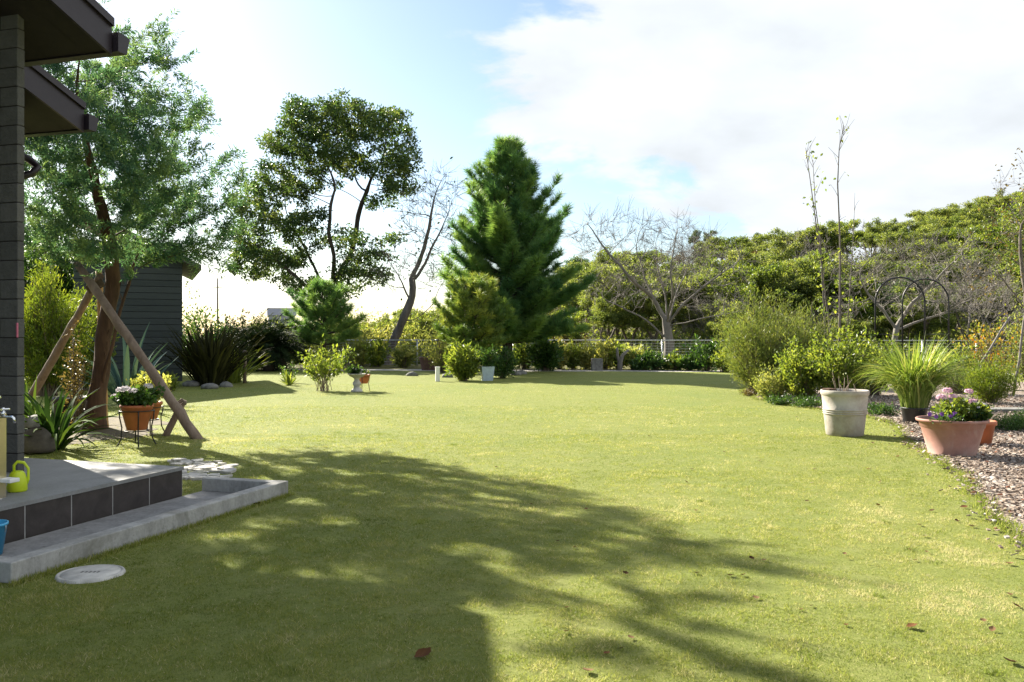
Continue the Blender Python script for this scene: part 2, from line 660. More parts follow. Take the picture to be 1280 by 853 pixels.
# wood
M_['bark'] = bark_mat('brown_bark', (0.035, 0.022, 0.015), (0.12, 0.07, 0.045), (0.2, 0.13, 0.09), 5, 0.2)
M_['bark_d'] = bark_mat('dark_bark', (0.02, 0.016, 0.013), (0.075, 0.06, 0.048), None, 4, 0.25)
M_['bark_g'] = bark_mat('grey_bark', (0.11, 0.10, 0.088), (0.25, 0.225, 0.20), (0.34, 0.32, 0.29), 4, 0.35, 0.4)
M_['bark_m'] = bark_mat('grey_brown_bark', (0.07, 0.06, 0.05), (0.20, 0.17, 0.145), (0.31, 0.28, 0.25), 4, 0.3, 0.5)
M_['twig'] = bark_mat('twig_bark', (0.09, 0.07, 0.05), (0.24, 0.19, 0.14), None, 8, 0.3, 0.3)
M_['timber'] = bark_mat('weathered_timber', (0.13, 0.095, 0.075), (0.27, 0.21, 0.17), (0.36, 0.30, 0.25), 7, 0.12, 0.35)
M_['bamboo'] = plain('yellow_cane', (0.42, 0.25, 0.09), 0.5)
M_['rope'] = plain('hemp_rope', (0.10, 0.07, 0.045), 0.9, bs=0.3, scale=60)
# things
M_['terra'] = plain('terracotta', (0.34, 0.18, 0.145), 0.55, var=0.08, scale=9)


def make_terra():
    k = N('limed_terracotta')
    v = k.obj()
    a = k.noise(7, 6, 0.65, v)
    d = k.noise(3.2, 7, 0.72, k.obj((1, 1, 0.55)), 0.6)
    col = k.ramp(a, [(0.3, (0.27, 0.135, 0.105)), (0.7, (0.37, 0.195, 0.155))])
    col = k.mix(k.math('MULTIPLY', k.math('SUBTRACT', d, 0.54), 3.0, True), col, (0.46, 0.36, 0.31))
    z = k.n('ShaderNodeSeparateXYZ', {0: v}).outputs[2]
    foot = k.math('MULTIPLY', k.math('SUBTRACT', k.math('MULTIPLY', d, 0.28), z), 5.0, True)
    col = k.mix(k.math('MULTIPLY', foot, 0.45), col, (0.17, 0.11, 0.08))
    return k.done(k.princ(col, 0.6, k.bump(a, 0.1, 0.004), spec=0.3))


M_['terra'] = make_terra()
M_['terra_o'] = plain('orange_terracotta', (0.42, 0.13, 0.055), 0.55, var=0.1, scale=9)
M_['soil'] = plain('potting_soil', (0.035, 0.026, 0.02), 0.95, bs=0.6, scale=40)
M_['black_iron'] = plain('black_iron', (0.012, 0.012, 0.014), 0.45, bs=0)
M_['black_plastic'] = plain('black_plastic', (0.02, 0.021, 0.023), 0.45, bs=0)
M_['galv'] = plain('galvanised_steel', (0.55, 0.56, 0.56), 0.45, 0.6, bs=0)
M_['chrome'] = plain('chrome', (0.72, 0.73, 0.75), 0.12, 1.0, var=0.02, bs=0)
M_['steel'] = plain('brushed_steel', (0.62, 0.56, 0.42), 0.28, 1.0, var=0.04, bs=0)  # yellow reflection on the tap post is put into this base colour
M_['lime'] = plain('lime_plastic', (0.50, 0.62, 0.02), 0.4, var=0.03, bs=0)
M_['blue'] = plain('blue_plastic', (0.06, 0.36, 0.62), 0.4, var=0.03, bs=0)
M_['blue_d'] = plain('dark_blue_plastic', (0.015, 0.05, 0.36), 0.4, var=0.03, bs=0)
M_['white'] = plain('white_paint', (0.74, 0.74, 0.72), 0.5, var=0.05)
M_['pinkpl'] = plain('pink_plastic', (0.62, 0.16, 0.24), 0.5, bs=0)
M_['brown_paint'] = plain('dark_brown_fascia', (0.022, 0.016, 0.022), 0.4, var=0.08, bs=0.02)
M_['soffit'] = plain('soffit_board', (0.026, 0.020, 0.020), 0.7, var=0.1, bs=0.02)
M_['roofing'] = plain('roof_sheet', (0.05, 0.04, 0.042), 0.5, var=0.1)
M_['stone'] = plain('field_stone', (0.19, 0.185, 0.17), 0.85, var=0.25, scale=10, bs=0.4)
M_['boulder'] = plain('grey_brown_boulder', (0.085, 0.075, 0.062), 0.85, var=0.25, scale=8, bs=0.5)
M_['pale_stone'] = plain('pale_stone', (0.50, 0.48, 0.44), 0.85, var=0.18, scale=10, bs=0.3)
M_['bluewhite'] = plain('pale_blue_glaze', (0.45, 0.54, 0.60), 0.4, var=0.08, bs=0)
M_['far_wall'] = plain('far_house_wall', (0.36, 0.38, 0.42), 0.8)
M_['far_roof'] = plain('far_house_roof', (0.12, 0.14, 0.18), 0.7)
M_['dark_glass'] = plain('dark_glass', (0.03, 0.035, 0.04), 0.1, bs=0)


def make_concrete(g=1.0):
    k = N('concrete')
    v = k.obj()
    a = k.noise(2.2, 6, 0.6, v)
    b = k.noise(40, 4, 0.6, v)
    c = k.noise(7, 5, 0.7, k.obj((1, 1, 0.25)))
    col = k.ramp(a, [(0.3, (0.25, 0.25, 0.245)), (0.7, (0.40, 0.395, 0.38))])
    col = k.mix(0.5, col, k.ramp(c, [(0.38, (0.17, 0.165, 0.15)), (0.6, (0.40, 0.39, 0.37))]))
    col = k.mix(0.2, col, k.ramp(b, [(0.35, (0.16, 0.16, 0.155)), (0.65, (0.46, 0.46, 0.45))]))
    d = k.noise(1.1, 7, 0.7, v, 0.8)
    col = k.mix(k.math('MULTIPLY', k.math('SUBTRACT', d, 0.52), 5.0, True), col, (0.15, 0.145, 0.12))
    e = k.noise(16, 3, 0.5, v)
    col = k.mix(k.math('MULTIPLY', k.math('SUBTRACT', e, 0.66), 6.0, True), col, (0.10, 0.095, 0.08))
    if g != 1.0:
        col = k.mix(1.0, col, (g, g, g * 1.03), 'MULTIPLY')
    return k.done(k.princ(col, 0.85, k.bump(b, 0.35, 0.005), spec=0.25))


M_['concrete'] = make_concrete()
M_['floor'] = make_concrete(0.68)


def make_slab():
    k = N('porch_tile_top')
    v = k.obj()
    a = k.noise(3.0, 6, 0.6, v)
    b = k.noise(60, 3, 0.6, v)
    col = k.ramp(a, [(0.3, (0.16, 0.165, 0.165)), (0.7, (0.235, 0.24, 0.24))])
    col = k.mix(0.25, col, k.ramp(b, [(0.3, (0.12, 0.12, 0.12)), (0.7, (0.30, 0.30, 0.30))]))
    d = k.noise(1.7, 7, 0.7, v, 0.8)
    col = k.mix(k.math('MULTIPLY', k.math('SUBTRACT', d, 0.53), 4.0, True), col, (0.12, 0.12, 0.115))
    return k.done(k.princ(col, 0.65, k.bump(b, 0.15, 0.003), spec=0.3))


M_['slab'] = make_slab()


def make_tile():
    k = N('dark_riser_tile')
    v = k.obj()
    a = k.noise(6, 7, 0.7, v, 0.6)
    b = k.noise(70, 3, 0.6, v)
    col = k.ramp(a, [(0.3, (0.022, 0.018, 0.017)), (0.62, (0.046, 0.038, 0.036)), (0.8, (0.075, 0.063, 0.06))])
    return k.done(k.princ(col, 0.55, k.bump(b, 0.2, 0.003), spec=0.4))


M_['tile'] = make_tile()
M_['grout'] = plain('grey_grout', (0.30, 0.295, 0.285), 0.9)


def make_siding():
    k = N('stone_siding')
    v = k.obj()
    a = k.noise(9, 6, 0.7, v)
    b = k.noise(34, 4, 0.65, v)
    r = k.rnd()
    col = k.ramp(a, [(0.3, (0.06, 0.06, 0.054)), (0.7, (0.12, 0.12, 0.108))])
    col = k.mix(0.5, col, k.ramp(r, [(0, (0.065, 0.065, 0.06)), (1, (0.12, 0.118, 0.108))]))
    h = k.math('ADD', a, k.math('MULTIPLY', b, 0.6))
    return k.done(k.princ(col, 0.85, k.bump(h, 0.7, 0.02), spec=0.25))


M_['siding'] = make_siding()


def make_boards():
    k = N('dark_board_cladding')
    v = k.obj()
    a = k.noise(5, 5, 0.6, k.obj((0.3, 0.3, 4)))
    r = k.rnd()
    col = k.ramp(r, [(0, (0.026, 0.034, 0.034)), (1, (0.044, 0.053, 0.052))])
    col = k.mix(0.3, col, k.ramp(a, [(0.3, (0.022, 0.027, 0.027)), (0.7, (0.05, 0.058, 0.056))]))
    return k.done(k.princ(col, 0.7, k.bump(a, 0.2, 0.01), spec=0.3))


M_['boards'] = make_boards()


def make_lawn():
    k = N('lawn_turf')
    v = k.obj()
    a = k.noise(0.35, 5, 0.6, v)
    b = k.noise(2.6, 5, 0.65, v)
    c = k.noise(28, 4, 0.7, v)
    e = k.noise(160, 3, 0.7, v)
    col = k.ramp(c, [(0.34, (0.10, 0.115, 0.03)), (0.5, (0.218, 0.246, 0.056)), (0.72, (0.315, 0.305, 0.11))])
    col = k.mix(0.55, col, k.ramp(e, [(0.32, (0.072, 0.105, 0.021)), (0.55, (0.218, 0.243, 0.056)), (0.75, (0.40, 0.37, 0.15))]))
    col = k.mix(k.math('MULTIPLY', k.math('SUBTRACT', b, 0.5), 1.1, True), col, (0.33, 0.30, 0.15))
    col = k.mix(k.math('MULTIPLY', k.math('SUBTRACT', 0.52, a), 2.0, True), col, (0.13, 0.185, 0.04))
    h = k.math('ADD', k.math('MULTIPLY', c, 0.7), e)
    return k.done(k.princ(col, 0.8, k.bump(h, 0.7, 0.03), spec=0.12))


M_['lawn'] = make_lawn()


def make_ground():
    k = N('rough_ground')
    v = k.obj()
    a = k.noise(0.5, 6, 0.65, v)
    b = k.noise(8, 5, 0.7, v)
    col = k.ramp(a, [(0.3, (0.06, 0.07, 0.02)), (0.6, (0.12, 0.12, 0.04)), (0.8, (0.16, 0.13, 0.07))])
    col = k.mix(0.5, col, k.ramp(b, [(0.3, (0.04, 0.045, 0.015)), (0.7, (0.17, 0.15, 0.07))]))
    return k.done(k.princ(col, 0.95, k.bump(b, 0.6, 0.05), spec=0.1))


M_['ground'] = make_ground()


def make_bed():
    k = N('bark_mulch_bed')
    v = k.obj()
    vo = k.n('ShaderNodeTexVoronoi', {'Vector': v, 'Scale': 26.0})
    b = k.noise(14, 5, 0.7, v)
    col = k.ramp(k.n('ShaderNodeSeparateColor', {0: vo.outputs['Color']}).outputs[0],
                 [(0.0, (0.11, 0.08, 0.06)), (0.4, (0.24, 0.19, 0.15)), (0.75, (0.36, 0.31, 0.26)), (1, (0.5, 0.46, 0.42))])
    col = k.mix(0.35, col, k.ramp(b, [(0.3, (0.09, 0.065, 0.05)), (0.7, (0.34, 0.28, 0.23))]))
    return k.done(k.princ(col, 0.9, k.bump(vo.outputs['Distance'], 0.8, 0.03), spec=0.15))


M_['bed'] = make_bed()


def make_chip():
    k = N('wood_chip')
    col = k.ramp(k.rnd(), [(0, (0.09, 0.06, 0.045)), (0.35, (0.22, 0.165, 0.125)), (0.7, (0.37, 0.31, 0.26)), (0.92, (0.50, 0.46, 0.42)), (1, (0.22, 0.09, 0.05))])
    return k.done(k.princ(col, 0.85, None, spec=0.2))


M_['chip'] = make_chip()


def make_urn():
    k = N('weathered_clay')
    v = k.obj()
    a = k.noise(4.0, 6, 0.65, v, 0.4)
    b = k.noise(30, 4, 0.6, v)
    z = k.n('ShaderNodeSeparateXYZ', {0: v}).outputs[2]
    col = k.ramp(a, [(0.3, (0.30, 0.255, 0.21)), (0.5, (0.43, 0.39, 0.335)), (0.68, (0.52, 0.49, 0.44)), (0.8, (0.42, 0.33, 0.26))])
    st = k.noise(5, 5, 0.7, k.obj((1, 1, 0.5)))
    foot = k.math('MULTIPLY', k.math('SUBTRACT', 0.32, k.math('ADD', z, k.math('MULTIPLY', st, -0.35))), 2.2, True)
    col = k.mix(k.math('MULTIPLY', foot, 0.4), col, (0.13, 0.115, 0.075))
    col = k.mix(0.15, col, k.ramp(b, [(0.3, (0.22, 0.19, 0.16)), (0.7, (0.55, 0.52, 0.47))]))
    return k.done(k.princ(col, 0.8, k.bump(b, 0.25, 0.006), spec=0.2))


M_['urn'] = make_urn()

# =================================================================== SETTING
OUT = np.array([(300, 400), (430, 400), (480, 388), (560, 380), (640, 354), (720, 322), (800, 308), (870, 292), (900, 288), (950, 289), (1000, 281), (1080, 276), (1150, 266), (1200, 258), (1240, 248), (1280, 234), (1400, 200), (1700, 175)], float)


def hill_z(x, y):
    x = np.asarray(x, float); y = np.asarray(y, float)
    yy = np.maximum(y, 20.0)
    px = 640 + F * x / yy
    e = (HZ - np.interp(px, OUT[:, 0], OUT[:, 1])) / F
    s = np.clip((y - 47) / 48.0, 0, 1)
    s = s * s * (3 - 2 * s)
    top = np.maximum(EYE + e * 95 - 5.0, 0.0)
    wob = 0.35 * np.sin(x * 0.23 + 1.3) * np.sin(y * 0.19) * s
    return top * s + wob


def make_terrain():
    xs = np.concatenate([np.linspace(-900, -90, 12), np.linspace(-84, 120, 103), np.linspace(130, 900, 12)])
    ys = np.concatenate([[-60, -20, 0, 15, 30], np.linspace(40, 120, 54), np.linspace(130, 1500, 14)])
    X, Y = np.meshgrid(xs, ys)
    Z = hill_z(X, Y) - 0.06
    far = np.clip((Y - 120) / 120.0, 0, 1)
    Z = Z * (1 - far) - 0.06 * far
    nx, ny = len(xs), len(ys)
    i = np.arange(ny - 1)[:, None] * nx
    j = np.arange(nx - 1)[None]
    q = np.stack([i + j, i + j + 1, i + j + 1 + nx, i + j + nx], -1).reshape(-1, 4)
    mb = MB()
    mb.add(np.stack([X, Y, Z], -1).reshape(-1, 3), q, 0.5, 0, True)
    tag(mb.build('ground', M_['ground']), kind='structure')


make_terrain()

# house frame: u runs along the step (away from the camera), n points to the lawn
HA = R(17.4)
U = np.array([math.sin(HA), math.cos(HA)])
NN = np.array([math.cos(HA), -math.sin(HA)])


def hn(u, n, z=0.0):
    p = U * u + NN * n
    return np.array([p[0], p[1], z])


HROT = -HA    # rotation that turns local y into u


def make_lawn_sheet():
    pts = [(-34, -8), (30, -8), (30, 36.9), (-34, 37.6)]
    mb = MB()
    nx, ny = 60, 42
    xs = np.linspace(-34, 30, nx); ys = np.linspace(-8, 37.2, ny)
    X, Y = np.meshgrid(xs, ys)
    Z = np.zeros_like(X)
    i = np.arange(ny - 1)[:, None] * nx
    j = np.arange(nx - 1)[None]
    q = np.stack([i + j, i + j + 1, i + j + 1 + nx, i + j + nx], -1).reshape(-1, 4)
    mb.add(np.stack([X, Y, Z], -1).reshape(-1, 3), q, 0.5, 0, True)
    tag(mb.build('lawn', M_['lawn']), kind='structure')


make_lawn_sheet()

# mulch bed on the right: its outline on the lawn, from the frame edge round to the far side
BED_EDGE = [P(1330, 735), P(1280, 672), P(1243, 641), P(1210, 606), P(1188, 586), P(1158, 566), P(1134, 545), P(1118, 530), P(1085, 521), P(1040, 514), P(985, 507), P(948, 499), P(930, 492), P(928, 486), P(940, 480), P(985, 475)]
bed_poly = np.array([[p[0], p[1]] for p in BED_EDGE] + [[16, 27], [24, 26], [24, 4.5]])


def wavy(poly, rng, amp=0.06, n=10):
    out = []
    for a, b in zip(poly, np.roll(poly, -1, axis=0)):
        for t in np.linspace(0, 1, n, endpoint=False):
            out.append(a + (b - a) * t + rng.normal(size=2) * amp * (0.3 if t == 0 else 1))
    return np.array(out)


def inside(poly, p):
    x, y = p[:, 0], p[:, 1]
    r = np.zeros(len(p), bool)
    for (x0, y0), (x1, y1) in zip(poly, np.roll(poly, -1, axis=0)):
        c = ((y0 > y) != (y1 > y)) & (x < (x1 - x0) * (y - y0) / (y1 - y0 + 1e-12) + x0)
        r ^= c
    return r


def flat_sheet(name, poly, z, mat):
    mb = MB()
    mb.polys(np.c_[poly, np.full(len(poly), z)], [list(range(len(poly)))])
    o = mb.build(name, mat)
    bm = bmesh.new()
    bm.from_mesh(o.data)
    bmesh.ops.triangulate(bm, faces=bm.faces[:])
    bmesh.ops.recalc_face_normals(bm, faces=bm.faces[:])
    if bm.faces and sum(f.normal.z for f in bm.faces) < 0:
        bmesh.ops.reverse_faces(bm, faces=bm.faces[:])
    bm.to_mesh(o.data)
    bm.free()
    return tag(o, kind='structure')


rg = np.random.default_rng(5)
bed_wavy = wavy(bed_poly, rg, 0.05, 8)
flat_sheet('mulch_bed', bed_wavy, 0.006, M_['bed'])
# pale gravel margin under the fence and the planting strip behind it
strip = np.array([[-10.5, 36.2], [-4, 35.4], [0, 34.9], [5, 34.6], [9.5, 34.2], [12.5, 32.6], [25, 31], [25, 40.8], [-10.5, 41.6]])
flat_sheet('gravel_path', wavy(strip, rg, 0.10, 6), 0.008, plain('pale_gravel', (0.50, 0.47, 0.43), 0.9, var=0.25, scale=6, bs=0.5))
strip2 = np.array([[-10.5, 37.4], [-4, 36.6], [0, 36.1], [5, 35.9], [9.5, 35.4], [12.5, 33.8], [25, 32.2], [25, 41.5], [-10.5, 42.3]])
flat_sheet('planting_strip', wavy(strip2, rg, 0.12, 6), 0.014, M_['ground'])
# soil round the tree on the left and the patch of broken pale paving
soil_poly = np.array([[-9.5, 11.2], [-6.2, 11.4], [-5.4, 12.6], [-5.7, 14.6], [-7, 15.8], [-11, 16.4]])
flat_sheet('soil_bed', wavy(soil_poly, rg, 0.10, 8), 0.005, plain('dry_soil', (0.12, 0.095, 0.05), 0.95, var=0.3, scale=7, bs=0.6))


# =================================================================== HOUSE, PORCH
def make_house():
    t = thing('house', 'dark stone clad house with brown overhanging roof edges at the left frame edge', 'house', (0, 0, 0))
    S = 0.36            # roof pitch

    def rake_roof(E, run, back, thick=0.16, barge_h=0.26):
        """gable roof: E = outer lower corner (u, n, z of its underside); rises towards the camera for `run`,
        falls again as far, and reaches `back` to the left"""
        u0, n0, z0 = E
        # roof slabs
        mb = MB()
        ridge = z0 + run * S
        prof = [(u0, z0), (u0 - run, ridge), (u0 - 2 * run, z0)]
        up = [(u, z + thick + 0.1) for u, z in prof]
        sec = prof + up[::-1]
        nn = [n0 - 0.035, n0 - back]
        v = [hn(u, nn[0], z) for u, z in sec] + [hn(u, nn[1], z) for u, z in sec]
        k = len(sec)
        faces = [list(range(k)), list(range(k, 2 * k))[::-1]] + [[i, i + k, (i + 1) % k + k, (i + 1) % k] for i in range(k)]
        mb.polys(np.array(v), [faces[0]] + faces[1:2] + faces[2:])
        o = mb.build('roof', M_['roofing'], t)
        # soffit board just below the slab
        mb = MB()
        for a, b in ((prof[0], prof[1]), (prof[1], prof[2])):
            q = []
            for n_ in (n0 - 0.04, n0 - back):
                for u, z in (a, b):
                    q.append(hn(u, n_, z - 0.006))
            mb.add(np.array(q), [0, 1, 3, 2])
            # shallow joints of the boards
            for s in np.arange(0.3, back, 0.45):
                w = []
                for n_ in (n0 - s, n0 - s - 0.012):
                    for u, z in (a, b):
                        w.append(hn(u, n_, z - 0.012))
                mb.add(np.array(w), [0, 1, 3, 2])
        mb.build('soffit', M_['soffit'], t)
        # barge boards along the rake, with a narrow capping on top
        for a, b in ((prof[0], prof[1]), (prof[1], prof[2])):
            mb = MB()
            lo = -0.05
            for (z_lo, z_hi, dn0, dn1) in ((lo, lo + barge_h, 0.0, -0.03), (lo + barge_h, lo + barge_h + 0.075, 0.03, -0.03)):
                v = []
                for n_ in (n0 + dn0, n0 + dn1):
                    for (u, z) in (a, b):
                        v += [hn(u, n_, z + z_lo), hn(u, n_, z + z_hi)]
                mb.polys(np.array(v), [[0, 2, 3, 1], [4, 5, 7, 6], [0, 1, 5, 4], [2, 6, 7, 3], [1, 3, 7, 5], [0, 4, 6, 2]])
            mb.build('barge_board', M_['brown_paint'], t)
        # box gutter along the far eave
        mb = MB()
        prof_g = [(0.0, -0.06), (0.11, -0.06), (0.15, 0.10), (0.135, 0.10), (0.10, -0.045), (0.012, -0.045), (0.012, 0.12), (0.0, 0.12)]
        k = len(prof_g)
        v = []
        for n_ in (n0 + 0.06, n0 - back):
            v += [hn(u0 + 0.01 + a, n_, z0 + 0.04 + b) for a, b in prof_g]
        mb.polys(np.array(v), [[i, i + k, (i + 1) % k + k, (i + 1) % k] for i in range(k)] + [list(range(k)), list(range(k, 2 * k))[::-1]])
        # closed end
        mb.polys(np.array([hn(u0 + 0.01 + a, n0 + 0.061, z0 + 0.04 + b) for a, b in ((0, -0.06), (0.11, -0.06), (0.15, 0.10), (0, 0.12))]), [[0, 1, 2, 3]])
        mb.build('gutter', M_['brown_paint'], o)
        return o

    E1 = W(140, 62, 8.0)
    E2 = W(105, 160, 9.9)
    e1 = (float(U @ E1[:2]), float(NN @ E1[:2]), E1[2])
    e2 = (float(U @ E2[:2]), float(NN @ E2[:2]), E2[2])
    r1 = rake_roof(e1, 3.6, 3.2)
    r2 = rake_roof(e2, 4.6, 7.0)
    # pillar of the porch, in courses of rough stone panels
    mb = MB()
    c = P(22.5, 592, 0.27)
    un, nn_ = float(U @ c[:2]), float(NN @ c[:2])
    rngp = np.random.default_rng(2)
    ztop = 4.75
    z = 0.272
    row = 0
    wd = 1.3
    while z < ztop:
        h = min(0.171, ztop - z)
        off = 0.22 if row % 2 else 0.0
        x = 0.0
        edges = [0.0] + list(np.arange(0.42 - off, wd, 0.42)) + [wd]
        for a, b in zip(edges[:-1], edges[1:]):
            if b - a < 0.02:
                continue
            d = rngp.uniform(0, 0.012)
            cc = hn(un + 0.035, nn_ - (a + b) / 2, z + h / 2)
            box(mb, cc, (b - a - 0.006, 0.07 + d, h - 0.007), HROT, rnd=rngp.random(), bev=0.006)
        z += 0.171
        row += 1
    mb.build('porch_pillar', M_['siding'], t)
    # the core seen in the joints
    mb = MB()
    box(mb, hn(un + 0.035, nn_ - wd / 2, (0.272 + ztop) / 2), (wd - 0.02, 0.055, ztop - 0.275), HROT)
    mb.build('pillar_core', M_['soffit'], t)
    # the wall of the house set back behind the porch, and its window
    mb = MB()
    box(mb, hn(7.6 - 4.0, -8.16 - 3.4, 2.0), (6.8, 8.0, 4.0), HROT)
    mb.build('wall', M_['siding'], t)
    # downpipe elbow from the lower gutter
    mb = MB()
    a = W(22, 193, 10.2); b = W(36, 199, 10.3); c2 = W(47, 209, 10.3); d2 = W(40, 217, 10.25); e_ = W(22, 222, 10.2)
    tube(mb, [W(10, 188, 10.15), a, b, c2, d2, e_, W(8, 226, 10.15)], 0.045, 10)
    mb.build('downpipe', M_['brown_paint'], t)
    # pink tag on the pillar edge
    mb = MB()
    pk = W(21.5, 413, P(22.5, 592, 0.27)[1] - 0.03)
    box(mb, pk, (0.018, 0.012, 0.13), HROT, bev=0.004)
    mb.build('door_tag', M_['pinkpl'], t)
    return un, nn_


PU, PN = make_house()


def make_porch():
    t = thing('porch_step', 'raised porch slab with dark tiled riser beside the concrete basin', 'step', (0, 0, 0))
    ztop = 0.275
    n_f = -5.30
    u0, u1 = 0.5, 6.72
    mb = MB()
    # body behind the tiles
    poly = [hn(u0, n_f - 0.003)[:2], hn(u1 - 0.003, n_f - 0.003)[:2], hn(u1 - 0.003, n_f - 4.5)[:2], hn(u0, n_f - 4.5)[:2]]
    prism(mb, poly, 0.0, ztop - 0.03)
    mb.build('body', M_['grout'], t)
    mb = MB()
    poly = [hn(u0, n_f + 0.008)[:2], hn(u1 + 0.008, n_f + 0.008)[:2], hn(u1 + 0.008, n_f - 4.5)[:2], hn(u0, n_f - 4.5)[:2]]
    prism(mb, poly, ztop - 0.03, ztop)
    mb.build('slab_top', M_['slab'], t)
    mb = MB()
    tw = 0.435
    u = u1
    while u > u0:
        a = max(u - tw, u0)
        box(mb, hn((u + a) / 2 - 0.003, n_f - 0.006, (ztop - 0.03) / 2), (0.014, u - a - 0.014, ztop - 0.034), HROT, bev=0.002)
        u = a
    # return at the far end
    nx = n_f
    while nx > n_f - 4.4:
        box(mb, hn(u1 - 0.006, nx - tw / 2 - 0.014, (ztop - 0.03) / 2), (tw - 0.008, 0.014, ztop - 0.034), HROT, bev=0.002)
        nx -= tw
    mb.build('riser_tiles', M_['tile'], t)


make_porch()


def make_basin():
    t = thing('concrete_basin', 'shallow concrete wash basin with a low kerb along the lawn', 'basin', (0, 0, 0))
    n0, n1 = -4.42, -5.285
    u0, u1 = 4.05, 7.10
    k = 0.115
    H = 0.128
    mb = MB()
    poly = [hn(u0 + k, n0 - k)[:2], hn(6.985, n0 - k)[:2], hn(6.985, n1)[:2], hn(u0 + k, n1 - 1.0)[:2]]
    poly = [hn(u0 + k, n0 - k)[:2], hn(u1 - k, n0 - k)[:2], hn(u1 - k, n1)[:2], hn(u0 + k, n1)[:2]]
    prism(mb, poly, -0.02, 0.006)
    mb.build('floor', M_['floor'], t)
    mb = MB()
    box(mb, hn((u0 + u1) / 2, n0 - k / 2, H / 2), (k, u1 - u0, H), HROT, bev=0.008)
    box(mb, hn(u1 - k / 2, (n0 - k + n1 - 0.01) / 2, H / 2), (abs(n1 - n0) - k + 0.01, k - 0.003, H - 0.003), HROT, bev=0.008)
    box(mb, hn(u0 + k / 2, (n0 - k + n1 - 0.01) / 2, H / 2), (abs(n1 - n0) - k + 0.01, k - 0.003, H - 0.003), HROT, bev=0.008)
    mb.build('kerb', M_['concrete'], t)
    mb = MB()
    d = P(139, 666, 0.006)
    lathe(mb, [(0, 0.006), (0.045, 0.006), (0.05, 0.0)], 20, (d[0], d[1], 0.0065))
    mb.build('drain', M_['black_iron'], t)


make_basin()


def make_cover():
    c = P(113, 719)
    t = thing('manhole_cover', 'round pale concrete inspection cover set in the shaded lawn', 'cover', (c[0], c[1], 0))
    mb = MB()
    lathe(mb, [(0.0, 0.019), (0.09, 0.020), (0.165, 0.019), (0.168, 0.015), (0.174, 0.015), (0.177, 0.019), (0.190, 0.017), (0.197, 0.0)], 40, wob=0.02, rng=np.random.default_rng(1))
    mb.build('lid', M_['pale_stone'], t)
    mb = MB()
    for i in range(5):
        box(mb, (-0.05 + i * 0.025, 0.0, 0.0195), (0.012, 0.03 - 0.006 * (i % 2), 0.003))
    mb.build('embossed_mark', M_['stone'], t)


make_cover()


def make_paving():
    rng = np.random.default_rng(8)
    mb = MB()
    for i in range(70):
        px = rng.uniform(205, 288); py = rng.uniform(576, 600)
        c = P(px, py)
        if px < 228 and py > 582:
            continue
        k = rng.integers(5, 8)
        a = np.sort(rng.uniform(0, 2 * np.pi, k))
        r = rng.uniform(0.05, 0.12) * rng.uniform(0.7, 1.1, k)
        poly = np.c_[c[0] + r * np.cos(a), c[1] + r * np.sin(a)]
        prism(mb, poly, 0.0, rng.uniform(0.012, 0.03), rnd=rng.random())
    o = mb.build('crazy_paving', M_['pale_stone'])
    tag(o, kind='structure')


make_paving()


# =================================================================== WATER POST, CANS
def make_water_post():
    b = P(-13, 668, 0.006)
    t = thing('water_post', 'brushed metal tap post standing in the concrete basin', 'tap post', (b[0], b[1], 0.006))
    D = b[1]
    top = W(0, 512, D)[2] - 0.03
    mb = MB()
    box(mb, (0, 0, top / 2), (0.16, 0.16, top), HROT, bev=0.012)
    mb.build('post', M_['steel'], t)

    def tap(z, dx, dy, blue=False, big=1.0):
        mb = MB()
        o = np.array([dx, dy, z])
        tube(mb, [o + (0, 0, 0), o + (0.05, 0, 0.0), o + (0.085, 0, 0.0), o + (0.10, 0, -0.012), o + (0.105, 0, -0.05)], 0.011 * big, 10)
        tube(mb, [o + (0.02, 0, 0), o + (0.02, 0, 0.045)], 0.014 * big, 10)
        f = mb.build('tap', M_['chrome'], t)
        mb = MB()
        for a in (0, R(90)):
            d = np.array([math.cos(a + 0.3), math.sin(a + 0.3), 0]) * 0.045
            tube(mb, [o + (0.02, 0, 0.055) - d, o + (0.02, 0, 0.055) + d], 0.008, 8)
        tube(mb, [o + (0.02, 0, 0.04), o + (0.02, 0, 0.068)], 0.012, 8)
        mb.build('handle', M_['chrome'], f)
        if blue:
            mb = MB()
            lathe(mb, [(0.0, -0.14), (0.02, -0.135), (0.026, -0.10), (0.02, -0.06), (0.0, -0.05)], 14, o + (0.10, 0, 0.0))
            mb.build('hose_coupling', M_['blue_d'], f)
    tap(top - 0.03, 0.08, 0.0)
    tap(W(0, 630, D)[2] - 0.03, 0.08, -0.03, True)
    mb = MB()
    box(mb, (0.0, 0, top + 0.03), (0.05, 0.05, 0.06), HROT, bev=0.008)
    tube(mb, [(0.0, 0, top + 0.05), (0.0, 0, top + 0.115)], 0.02, 12)
    for a in (0.2, 0.2 + R(90)):
        d = np.array([math.cos(a), math.sin(a), 0]) * 0.075
        tube(mb, [np.array([0, 0, top + 0.115]) - d, np.array([0, 0, top + 0.115]) + d], 0.010, 8)
    mb.build('top_valve', M_['chrome'], t)
    mb = MB()
    zz = W(0, 597, D)[2] - 0.03
    box(mb, (0.135, 0.02, zz), (0.11, 0.09, 0.03), HROT, bev=0.006)
    mb.build('soap_shelf', M_['white'], t)


make_water_post()


